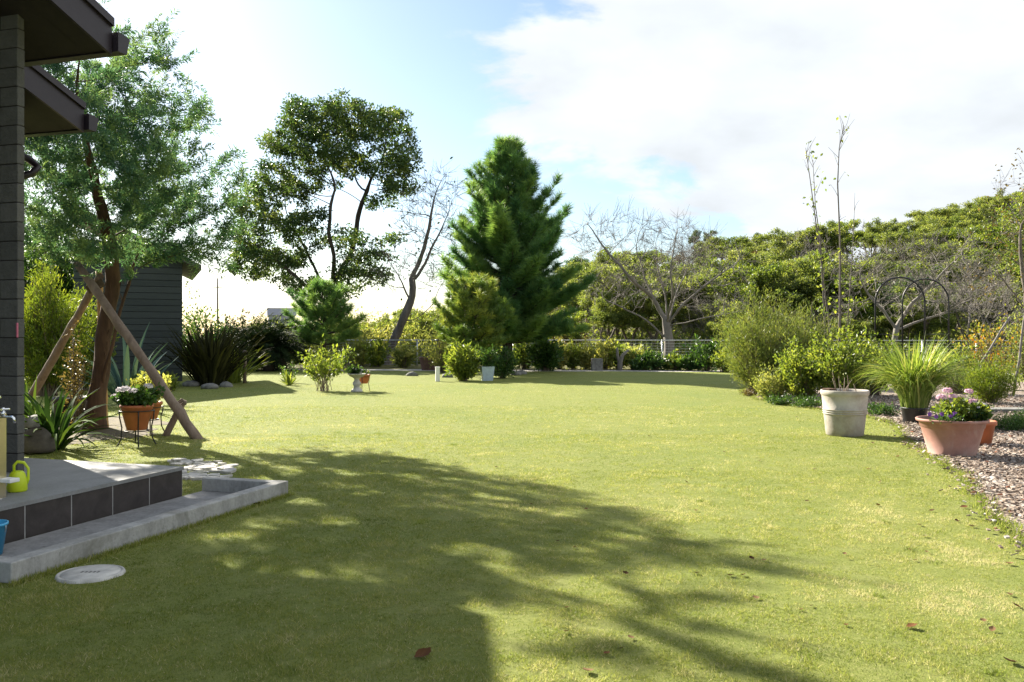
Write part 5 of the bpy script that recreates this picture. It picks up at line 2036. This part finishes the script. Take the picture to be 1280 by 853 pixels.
# =================================================================== RIGHT BED
def right_bed():
    r = np.random.default_rng(131)
    shrub('feathery_shrub', 'large feathery grey green bush at the left end of the mulch bed', 'shrub', P(952, 494), 1.12, 2.35, 'feather', r, tips=520, per=46, L=0.10, wd=0.016, z0=0.15, spread=0.06, stem_r=0.010, up=0.9, shell=0.8)
    shrub('feathery_shrub', 'upright feathery bush joined to the right side of the large one', 'shrub', P(1003, 492), 0.80, 2.1, 'feather', r, tips=300, per=44, L=0.10, wd=0.017, z0=0.15, spread=0.06, stem_r=0.010, up=0.9)
    shrub('round_leaf_shrub', 'yellow green round leaved shrub behind the tall clay urn', 'shrub', P(1052, 506), 0.80, 1.55, 'shrub', r, tips=230, per=22, L=0.085, wd=0.06, z0=0.2, spread=0.05, stem_r=0.010)
    shrub('round_leaf_shrub', 'yellow green round leaved shrub in front of the feathery bushes', 'shrub', P(1003, 503), 0.62, 1.35, 'shrub', r, tips=200, per=22, L=0.075, wd=0.05, z0=0.15, spread=0.05, stem_r=0.010)
    shrub('low_pale_shrub', 'low pale shrub at the left corner of the mulch bed', 'shrub', P(966, 501), 0.48, 0.72, 'pale', r, tips=150, per=20, L=0.07, wd=0.03, z0=0.04, spread=0.04, stem_r=0.006)
    shrub('bronze_groundcover', 'low bronze ground cover plant at the tip of the mulch bed', 'plant', P(940, 495), 0.30, 0.16, 'hill_b', r, tips=60, per=14, L=0.04, wd=0.02, z0=0.01, spread=0.03, stem_r=0.003)
    for (px, py, rx, lab) in ((975, 506, 0.35, 'dark creeping plant below the low pale shrub'), (1010, 509, 0.4, 'dark creeping plant left of the clay urn'), (1100, 519, 0.35, 'dark creeping plant right of the clay urn')):
        shrub('creeping_plant', lab, 'plant', P(px, py), rx, 0.18, 'glossy', r, tips=70, per=14, L=0.05, wd=0.025, z0=0.01, spread=0.04, stem_r=0.003)
    # slender saplings
    D = 22.0
    for i, (pts, r0, lab, nl) in enumerate((
            ([(1033, 452), (1031, 400), (1027, 330), (1020, 280), (1012, 220), (1007, 185)], 0.035, 'slender bare sapling with a leafy tip leftmost behind the bush', 60),
            ([(1043, 455), (1036, 400), (1028, 345), (1025, 300), (1019, 255), (1016, 200)], 0.035, 'slender sapling crossing the leftmost one behind the bush', 70),
            ([(1049, 452), (1050, 380), (1050, 300), (1047, 230), (1049, 185), (1055, 158)], 0.038, 'tallest bare slender sapling behind the round leaved shrub', 20),
            ([(1057, 450), (1062, 370), (1066, 310), (1068, 262)], 0.022, 'shortest thin sapling right of the tallest one', 30))):
        base = np.array(W(pts[0][0], HZ + 1.5 * F / (D + i * 0.3), D + i * 0.3)); base[2] = 0
        t = thing('sapling', lab, 'sapling', base, group='slender saplings in the mulch bed')
        q = np.array([W(a, b_, D + i * 0.3) for a, b_ in pts]) - base
        q = np.concatenate([[np.zeros(3)], q])
        w = MB()
        tube(w, q, np.linspace(r0, 0.006, len(q)), 7, bump=0.03, rng=r)
        ends = []
        for k in range(26):
            s = r.uniform(0.3, 1.0)
            x = s * (len(q) - 1); j = min(int(x), len(q) - 2)
            c = q[j] + (q[j + 1] - q[j]) * (x - j)
            d = unit(np.array([r.normal() * .5, r.normal() * .5, 1.0]))
            L = r.uniform(0.15, 0.55)
            e = c + d * L
            tube(w, [c, c + d * L * .5 + r.normal(size=3) * .02, e], [0.007, 0.005, 0.003], 4, cap=False)
            ends.append(e); ends.append(c + d * L * .6)
        w.build('trunk', M_['bark_m'], t)
        f = MB()
        E = np.array(ends)
        p = E[r.integers(0, len(E), nl)] + r.normal(size=(nl, 3)) * 0.06
        leaves(f, p, unit(r.normal(size=(nl, 3))), unit(r.normal(size=(nl, 3)) + np.array([0, 0, .5])), 0.11, 0.075, r.random(nl))
        f.build('leaves', M_['shrub'], t)
    # arch of black tube
    t = thing('garden_arch', 'black metal rose arch with two hoops in the bed', 'arch', P(1140, 489))
    o = P(1140, 489)
    hoops = []
    for (pl, pr, D_, ytop) in ((1094, 1156, 22.3, 347), (1128, 1186, 23.4, 349)):
        a = W(pl, ytop, D_) - o; b = W(pr, ytop, D_) - o
        c = (a + b) / 2; rr = np.linalg.norm(b - a) / 2
        ax = unit(b - a)
        th = np.linspace(np.pi, 0, 17)
        zt = c[2] - rr
        arc = [np.array([c[0], c[1], zt]) + ax * rr * math.cos(x) + np.array([0, 0, rr * math.sin(x)]) for x in th]
        pts = [np.array([arc[0][0], arc[0][1], 0])] + arc + [np.array([arc[-1][0], arc[-1][1], 0])]
        mb = MB(); tube(mb, pts, 0.022, 8); mb.build('hoop', M_['black_iron'], t)
        hoops.append(pts)
    for k in (1, 5, 9, 13, 17):
        mb = MB()
        tube(mb, [hoops[0][k], hoops[1][k]], 0.010, 6)
        mb.build('cross_bar', M_['black_iron'], t)
    for z in (0.5, 1.0, 1.5):
        for s in (0, -1):
            a = np.array(hoops[0][s]); b = np.array(hoops[1][s]); a[2] = b[2] = z
            mb = MB()
            tube(mb, [a, b], 0.010, 6)
            mb.build('cross_bar', M_['black_iron'], t)
    # arching grass clump in its black pot
    gb = P(1143, 529)
    pot('nursery_pot', 'black plastic nursery pot under the arching grass', gb, 0.21, 0.27, M_['black_plastic'], 0.85, rim=0.01, rim_h=0.03)
    clump('arching_grass', 'big clump of arching bright green grass in the black nursery pot', 'grass clump', gb + np.array([0, 0, 0.22]), 'lemongrass', r, n=900, L=1.26, w=0.024, e0=(73, 89), curl=(15, 160), base_r=0.2, segs=9, fold=0.3)
    # clay urn
    ub = P(1056, 544)
    t = thing('clay_urn', 'tall weathered pale clay urn planter standing on the lawn', 'planter', ub)
    mb = MB()
    H = 0.67
    prof = [(0, 0), (0.255, 0), (0.265, 0.012), (0.275, 0.10), (0.297, 0.30)]
    for z in (0.315, 0.345, 0.375):
        prof += [(0.299 + (z - .3) * .08, z), (0.309 + (z - .3) * .08, z + 0.006), (0.309 + (z - .3) * .08, z + 0.014), (0.300 + (z - .3) * .08, z + 0.02)]
    prof += [(0.325, 0.58), (0.330, H - 0.075), (0.340, H - 0.065), (0.343, H - 0.03), (0.340, H - 0.006), (0.338, H), (0.318, H), (0.31, H - 0.015), (0.30, H - 0.10), (0, H - 0.10)]
    lathe(mb, prof, 56, wob=0.006, rng=r)
    mb.build('urn_body', M_['urn'], t)
    mb = MB(); lathe(mb, [(0, H - 0.08), (0.31, H - 0.085)], 32); mb.build('soil', M_['soil'], t)
    t = thing('bare_twig_plant', 'few bare twigs and stakes poking out of the clay urn', 'plant', ub + np.array([0, 0, H - 0.09]))
    mb = MB()
    for k in range(9):
        a = r.uniform(0, 6.28); q = r.uniform(0.05, 0.22)
        c = np.array([q * math.cos(a), q * math.sin(a), 0])
        e = c + np.array([r.normal() * .07, r.normal() * .07, r.uniform(0.15, 0.36)])
        tube(mb, [c, (c + e) / 2 + r.normal(size=3) * .012, e], [0.008, 0.006, 0.004], 5)
    mb.build('twigs', M_['twig'], t)
    t2 = thing('rusty_cap', 'dark clay shard lying on the urn rim at the left', 'shard', ub + np.array([-0.24, -0.02, H]))
    mb = MB(); box(mb, (0, 0, 0.014), (0.13, 0.16, 0.026), 0.4, bev=0.006); mb.build('shard', M_['bark'], t2)
    # terracotta bowl with geraniums
    tb = P(1190, 569)
    t = thing('terracotta_planter', 'wide terracotta planter of pink geraniums on the mulch', 'flower pot', tb)
    mb = MB()
    h = 0.455
    prof = [(0, 0), (0.275, 0), (0.29, 0.012), (0.292, 0.03), (0.286, 0.034), (0.372, h - 0.115), (0.378, h - 0.105), (0.385, h - 0.10), (0.396, h - 0.05), (0.41, h - 0.04), (0.432, h - 0.034), (0.436, h - 0.006), (0.428, h), (0.405, h), (0.395, h - 0.02), (0.38, h - 0.06), (0, h - 0.06)]
    prof = [(a * 0.95, z) for a, z in prof]
    lathe(mb, prof, 56)
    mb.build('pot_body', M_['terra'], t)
    mb = MB(); lathe(mb, [(0, h - 0.04), (0.365, h - 0.05)], 32); mb.build('soil', M_['soil'], t)
    k = tb + np.array([0, 0, h - 0.045])
    g = shrub('geranium_plant', 'geranium with pink flower heads in the wide terracotta planter', 'flowers', k + np.array([0.12, 0.0, 0]), 0.30, 0.28, 'shrub', r, tips=110, per=12, L=0.055, wd=0.055, z0=0.02, spread=0.02, stem_r=0.004, up=0.2)
    for (px, py, rr) in ((1177, 497, 0.062), (1184, 489, 0.058), (1191, 496, 0.045), (1211, 490, 0.055), (1216, 502, 0.045), (1224, 508, 0.03)):
        c = W(px, py, tb[1] - 0.05) - (k + np.array([0.12, 0, 0]))
        mb = MB()
        flower_head(mb, c, rr, r, 46, 0.04)
        f = mb.build('flower', M_['pink'], g)
        mb = MB()
        tube(mb, [(c[0] * .6, c[1] * .5, 0.0), (c[0] * .85, c[1] * .8, c[2] * .6), c], 0.004, 5)
        mb.build('stalk', leaf_stalk, f)
    g = shrub('white_flower_plant', 'dark leaved plant with small white flowers at the right side of the planter', 'flowers', k + np.array([0.26, -0.10, 0]), 0.15, 0.24, 'glossy', r, tips=60, per=10, L=0.05, wd=0.04, z0=0.02, spread=0.02, stem_r=0.004)
    for (dx, dz) in ((-0.05, 0.2), (0.03, 0.24), (0.07, 0.17)):
        mb = MB(); flower_head(mb, (dx, -0.12, dz), 0.02, r, 12, 0.022); mb.build('flower', M_['white_petal'], g)
    pan = shrub('pansy_plant', 'purple pansies along the left rim of the terracotta planter', 'flowers', k + np.array([-0.16, -0.22, 0]), 0.20, 0.12, 'glossy', r, tips=50, per=8, L=0.04, wd=0.025, z0=0.01, spread=0.015, stem_r=0.003)
    for (px, py) in ((1162, 518), (1177, 518), (1188, 521), (1170, 521), (1193, 517)):
        c = W(px, py, tb[1] - 0.30) - (k + np.array([-0.16, -0.22, 0]))
        mb = MB()
        for q in range(5):
            an = q * 1.2566 + 0.3
            d = np.array([math.cos(an), -0.25, math.sin(an)])
            leaves(mb, c[None], d[None], np.array([[0, -1.0, 0.3]]), 0.034, 0.032, np.array([r.random()]))
        mb.build('flower', M_['purple'], pan)
    pot('terracotta_pot', 'smaller red terracotta pot tucked behind the wide planter', P(1222, 556), 0.235, 0.33, M_['terra_o'], 0.7)
    # autumn bush, stakes, far right greenery
    shrub('autumn_bush', 'orange and yellow autumn leaved bush by the leaning stake', 'shrub', P(1238, 487), 0.85, 2.05, 'orange', r, tips=110, per=10, L=0.09, wd=0.055, z0=0.5, spread=0.07, stem_r=0.012)
    shrub('golden_bush', 'low golden feathery bush below the autumn bush', 'shrub', P(1237, 505), 0.62, 0.95, 'conifer', r, tips=240, per=26, L=0.08, wd=0.018, z0=0.08, spread=0.05, stem_r=0.006, up=0.8)
    shrub('mixed_shrub', 'loose green shrub between the arching grass and the golden bush', 'shrub', P(1195, 492), 0.75, 1.3, 'shrub', r, tips=130, per=18, L=0.08, wd=0.045, z0=0.1, spread=0.06, stem_r=0.008)
    shrub('mixed_shrub', 'loose green shrub under the left hoop of the arch', 'shrub', P(1092, 495), 0.75, 1.55, 'shrub', r, tips=170, per=18, L=0.10, wd=0.06, z0=0.15, spread=0.06, stem_r=0.008)
    shrub('mixed_shrub', 'tall loose green shrub at the right frame edge', 'shrub', P(1290, 486), 0.9, 2.4, 'hill_y', r, tips=160, per=18, L=0.09, wd=0.045, z0=0.3, spread=0.07, stem_r=0.010)
    for i, (a, b_, D_, lab) in enumerate((((1203, 487), (1263, 396), 22.0, 'pale leaning stake beside the autumn bush'), ((1268, 480), (1284, 380), 21.0, 'pale upright stake at the right frame edge'))):
        t = thing('garden_stake', lab, 'stake', P(a[0], HZ + 1.5 * F / D_))
        o = P(a[0], HZ + 1.5 * F / D_)
        e = W(b_[0], b_[1], D_) - o
        mb = MB(); tube(mb, np.linspace(np.zeros(3), e, 6) + r.normal(size=(6, 3)) * .01, np.linspace(0.032, 0.024, 6), 9, bump=.03, rng=r)
        mb.build('shaft', M_['bark_g'], t)
    t = thing('stone_slab', 'flat pale stone slab lying at the back of the mulch bed', 'slab', P(1255, 515))
    mb = MB(); box(mb, (0, 0, 0.035), (1.2, 0.42, 0.07), 0.04, bev=0.012); mb.build('slab', M_['stone'], t)
    for (px, py, rx, lab) in ((1262, 538, 0.42, 'low creeping green mat beside the wide terracotta planter'), (1285, 533, 0.40, 'low creeping green mat at the right frame edge')):
        shrub('creeping_mat', lab, 'plant', P(px, py), rx, 0.22, 'glossy', r, tips=130, per=20, L=0.04, wd=0.014, z0=0.01, spread=0.05, stem_r=0.003, up=0.5)
    # broad evergreen boughs at the right edge, beyond the fence
    D = 46.0
    base = np.array([(1318 - 640) * D / F, D, float(hill_z((1318 - 640) * D / F, D))])
    bl = [pxblob(*a, D, base, depth=.8) for a in [(1240, 292, 36, 10), (1275, 270, 36, 16), (1300, 300, 50, 16), (1245, 318, 34, 9), (1300, 335, 40, 14), (1310, 250, 40, 22)]]
    leaf_tree('layered_evergreen', 'bright green tree with layered flat boughs at the right edge', 'tree', base, [[np.zeros(3), W(1312, 380, D) - base, W(1305, 300, D) - base]], bl, r, 0.3, 2.0, 0.45, 420, 0.2, 0.014, 'bark_m', 'shrub', 0.18, 0.09, 40, 0.45, zmin=1.5)


leaf_stalk = plain('green_stalk', (0.12, 0.18, 0.05), 0.6, bs=0)
right_bed()


# =================================================================== GROUND COVER
def chips():
    r = np.random.default_rng(150)
    n = 60000
    y = r.uniform(7.0, 21.0, n); x = r.uniform(3.0, 15.0, n)
    ok = inside(bed_wavy, np.c_[x, y]) & (x / y < 0.62)
    # thinner further off
    ok &= r.random(n) < np.clip(14.0 / y - 0.25, 0.25, 1)
    x, y = x[ok], y[ok]
    # chips kicked on to the lawn edge
    m = 220
    i = r.integers(0, 60, m)
    e = bed_wavy[i] + r.normal(size=(m, 2)) * 0.10
    x = np.concatenate([x, e[:, 0]]); y = np.concatenate([y, e[:, 1]])
    n = len(x)
    a = r.uniform(0, 6.28, n)
    L = r.uniform(0.02, 0.055, n); w = r.uniform(0.012, 0.03, n)
    th = r.uniform(0.004, 0.012, n)
    ti = r.normal(size=(n, 2)) * 0.28
    c, s = np.cos(a), np.sin(a)
    ux = np.stack([c, s, ti[:, 0]], -1); uy = np.stack([-s, c, ti[:, 1]], -1)
    ctr = np.stack([x, y, 0.016 + r.random(n) * 0.014], -1)
    up = np.array([0, 0, 1.0])
    tops = [ctr + ux * (L * p)[:, None] * .5 + uy * (w * q)[:, None] * .5 + up * th[:, None] for p, q in ((-1, -1), (1, -.8), (.9, 1), (-.85, .9))]
    bots = [ctr + ux * (L * p)[:, None] * .5 + uy * (w * q)[:, None] * .5 for p, q in ((-1, -1), (1, -.8), (.9, 1), (-.85, .9))]
    v = np.stack(tops + bots, 1).reshape(-1, 3)
    b = np.arange(n)[:, None] * 8
    f = np.concatenate([b + np.array([[0, 1, 2, 3]]), b + np.array([[0, 4, 5, 1]]), b + np.array([[1, 5, 6, 2]]), b + np.array([[2, 6, 7, 3]]), b + np.array([[3, 7, 4, 0]])])
    mb = MB()
    mb.add(v, f, np.repeat(np.clip(r.normal(0.5, 0.26, n), 0, 1), 8))
    tag(mb.build('wood_chips', M_['chip']), 'loose brown and pale wood chips covering the bed', 'wood chips', kind='stuff')
    print('chips', n)


chips()

basin_poly = np.array([hn(4.03, -4.40)[:2], hn(7.12, -4.40)[:2], hn(7.12, -5.3)[:2], hn(6.74, -5.3)[:2], hn(6.74, -10)[:2], hn(0, -10)[:2], hn(0, -5.2)[:2], hn(4.03, -5.2)[:2]])


def vnoise(x, y, sc, seed):
    g = np.random.default_rng(seed).random((512, 512))
    u, v = x * sc + 200, y * sc + 200
    i, j = np.floor(u).astype(int), np.floor(v).astype(int)
    fu, fv = u - i, v - j
    fu, fv = fu * fu * (3 - 2 * fu), fv * fv * (3 - 2 * fv)
    i %= 511; j %= 511
    return (g[i, j] * (1 - fu) + g[i + 1, j] * fu) * (1 - fv) + (g[i, j + 1] * (1 - fu) + g[i + 1, j + 1] * fu) * fv


def grass():
    r = np.random.default_rng(160)
    X, Y = [], []
    # density follows the size on screen: full near the camera, thinning with distance
    bands = [(3.2, 5.0, 16000), (5.0, 7.0, 11000), (7.0, 9.5, 6500), (9.5, 13.0, 3200), (13.0, 18.0, 1200), (18.0, 26.0, 350)]
    for y0, y1, dens in bands:
        w1 = 0.63 * y1 + 0.3
        n = int(dens * (y1 - y0) * 2 * w1)
        y = r.uniform(y0, y1, n); x = r.uniform(-w1, w1, n)
        ok = np.abs(x) < 0.62 * y + 0.3
        X.append(x[ok]); Y.append(y[ok])
    x, y = np.concatenate(X), np.concatenate(Y)
    p = np.c_[x, y]
    ok = ~inside(bed_wavy, p) & ~inside(basin_poly, p)
    c = P(113, 719); ok &= (x - c[0]) ** 2 + (y - c[1]) ** 2 > (0.18 * (1 + 0.08 * np.sin(9 * np.arctan2(y - c[1], x - c[0])))) ** 2
    q = P(252, 588); ok &= ~((np.abs(x - q[0]) < 0.35) & (np.abs(y - q[1]) < 0.55) & (r.random(len(x)) < 0.85))
    ok &= ~(inside(soil_poly, p) & (r.random(len(x)) < 0.75))
    ok &= r.random(len(x)) < np.clip(0.5 + 2.2 * (0.5 * vnoise(x, y, 7.0, 9) + 0.5 * vnoise(x, y, 17.0, 11) - 0.35), 0.12, 1)
    x, y = x[ok], y[ok]
    n = len(x)
    d = unit(np.c_[r.normal(size=n) * 0.8, r.normal(size=n) * 0.8, np.full(n, 1.0)])
    k = np.clip(y / 7.0, 0.8, 2.2)
    # patches of longer, greener growth and of dry growth
    pn = np.sin(x * 1.9 + 0.7 * np.sin(y * 1.3)) * np.sin(y * 1.6 + 0.5 * np.sin(x * 2.2)) + 0.6 * np.sin(x * 5.1 + y * 3.7) * np.sin(y * 4.3 - x * 2.9)
    L = 0.016 * r.uniform(0.5, 1.4, n) * (1 + 0.12 * pn)
    fine = 0.5 * vnoise(x, y, 9.0, 1) + 0.5 * vnoise(x, y, 22.0, 2) - 0.5
    mid = 0.6 * vnoise(x, y, 2.6, 3) + 0.4 * vnoise(x, y, 5.5, 4) - 0.5
    big = vnoise(x, y, 0.7, 5) - 0.5
    dry = np.zeros(n)
    for a_, b_, r_ in ((1190, 690, 0.9), (1130, 640, 0.5), (820, 620, 0.5), (1020, 745, 0.5), (560, 640, 0.4), (870, 560, 0.8), (1240, 750, 0.5), (760, 530, 0.9), (300, 545, 0.8)):
        q_ = P(a_, b_)
        dry += np.exp(-((x - q_[0]) ** 2 + ((y - q_[1]) / 1.3) ** 2) / r_ ** 2) * (0.7 + 1.2 * mid)
    L *= np.clip(1 + 1.9 * fine + 1.2 * mid - 0.25 * np.clip(dry, 0, 1), 0.35, 2.3)
    col = np.clip(r.normal(0.40, 0.20, n) + 0.75 * fine + 0.75 * mid + 0.30 * big + 0.38 * np.clip(dry, 0, 1.2), 0, 1)
    col[r.random(n) < 0.05] = 1.0
    mb = MB()
    needles(mb, np.c_[x, y, np.zeros(n)], d, L, 0.0036 * k, col, r)
    # scattered coarser tufts
    for q_ in range(110):
        y0 = 3.6 + 12 * r.random() ** 1.5
        x0 = r.uniform(-0.6, 0.6) * y0
        if inside(bed_wavy, np.array([[x0, y0]]))[0] or inside(basin_poly, np.array([[x0, y0]]))[0]:
            continue
        m = int(r.integers(25, 80)); sp = r.uniform(0.02, 0.07)
        pp = np.c_[x0 + r.normal(size=m) * sp, y0 + r.normal(size=m) * sp, np.zeros(m)]
        needles(mb, pp, unit(np.c_[r.normal(size=m) * 0.6, r.normal(size=m) * 0.6, np.ones(m)]), r.uniform(0.018, 0.036) * r.uniform(.6, 1.2, m), 0.0045, np.clip(r.normal(0.2, 0.12, m), 0, 1), r)
    # taller tufts against the kerb
    m = 4500
    s = r.random(m)
    e = np.array([hn(4.0 + 3.1 * a, -4.40 + abs(b)) for a, b in zip(s, r.normal(size=m) * 0.025)])
    d = unit(np.c_[r.normal(size=m) * 0.4, r.normal(size=m) * 0.4, np.ones(m)])
    needles(mb, e, d, 0.04 * r.uniform(.3, 1.3, m), 0.005, np.clip(r.normal(.5, .25, m), 0, 1), r)
    # ragged lawn edge against the bed
    m = 9000
    i = r.uniform(0, 118, m); j = i.astype(int)
    e2 = bed_wavy[j] * (1 - (i - j))[:, None] + bed_wavy[j + 1] * (i - j)[:, None] + r.normal(size=(m, 2)) * 0.05
    d = unit(np.c_[r.normal(size=m) * 0.6, r.normal(size=m) * 0.6, np.ones(m)])
    needles(mb, np.c_[e2, np.zeros(m)], d, 0.06 * r.uniform(.4, 1.2, m), 0.008, np.clip(r.normal(.35, .2, m), 0, 1), r)
    tag(mb.build('grass', M_['turf']), 'short mown lawn grass blades', 'grass', kind='stuff')
    print('grass', n)


grass()


def fallen():
    r = np.random.default_rng(170)
    protos = []
    for k in range(4):
        mb = MB()
        n = 9
        s = np.linspace(0, 1, n)
        w = 0.45 * np.sin(np.pi * s ** 0.85) * (1 + 0.15 * np.sin(s * 17 + k))
        z = 0.16 * (s - 0.5) ** 2 * 4 + 0.03
        col = [0.15, 0.45, 0.7, 0.92][k]
        cup = r.uniform(0.1, 0.35)
        l = np.c_[s - 0.5, w, z + w * cup]; m = np.c_[s - 0.5, 0 * w, z]; rr = np.c_[s - 0.5, -w, z + w * cup * 0.6]
        v = np.stack([l, m, rr], 1).reshape(-1, 3)
        q = []
        for i in range(n - 1):
            a = i * 3
            q += [[a, a + 1, a + 4, a + 3], [a + 1, a + 2, a + 5, a + 4]]
        mb.add(v, q, np.clip(col + r.normal(size=len(v)) * 0.04, 0, 1), 0, True)
        tube(mb, [(-0.5, 0, z[0]), (-0.72, 0.05, 0.02)], 0.012, 4, rnd=0.1)
        o = mb.build('fallen_leaf', M_['dry'])
        tag(o, ['dark brown curled leaf lying on the mown lawn', 'red brown dry leaf lying on the mown lawn', 'tan dry leaf lying on the mown lawn', 'pale bleached leaf lying on the mown lawn'][k], 'fallen leaf', ['dark brown fallen leaves', 'red brown fallen leaves', 'tan fallen leaves', 'pale fallen leaves'][k])
        protos.append(o)
    used = [False] * 4
    spots = [(530, 822, 1, .11), (735, 842, 2, .07), (945, 750, 2, .055), (1140, 786, 1, .075), (1150, 658, 3, .06), (1156, 672, 3, .05), (1122, 572, 1, .07), (1137, 561, 0, .06), (1015, 605, 3, .06), (1018, 588, 0, .055), (950, 577, 2, .06), (1100, 604, 0, .05),
             (345, 620, 1, .08), (322, 632, 0, .10), (1262, 707, 2, .07), (1270, 760, 1, .07), (1262, 830, 0, .08), (1196, 653, 0, .06), (1165, 640, 0, .06), (788, 800, 2, .05), (1158, 692, 2, .05), (733, 638, 1, .05), (1130, 552, 2, .07), (1112, 556, 0, .05), (905, 566, 1, .05), (1205, 636, 1, .08), (1215, 660, 0, .07), (870, 640, 2, .045), (620, 585, 2, .05), (1060, 700, 3, .04), (1240, 790, 2, .06), (1085, 588, 1, .06)]
    for i in range(34):
        px = r.uniform(620, 1270); py = r.uniform(520, 840)
        spots.append((px, py, int(r.integers(0, 3)), r.uniform(0.03, 0.06)))
    for (px, py, k, s) in spots:
        p = P(px, py)
        if inside(bed_wavy, np.array([[p[0], p[1]]]))[0]:
            continue
        if used[k]:
            o = protos[k].copy(); C.objects.link(o)
        else:
            o = protos[k]; used[k] = True
        o.location = (p[0], p[1], 0.010)
        o.rotation_euler = (r.normal() * .2, r.normal() * .2, r.uniform(0, 6.28))
        s *= 0.8
        o.scale = (s, s * r.uniform(.7, 1.1), s)


fallen()

scene.render.engine = 'CYCLES'
scene.cycles.max_bounces = 8
scene.cycles.transparent_max_bounces = 8
print('objects', len(bpy.data.objects), 'polys', sum(len(m.polygons) for m in bpy.data.meshes))
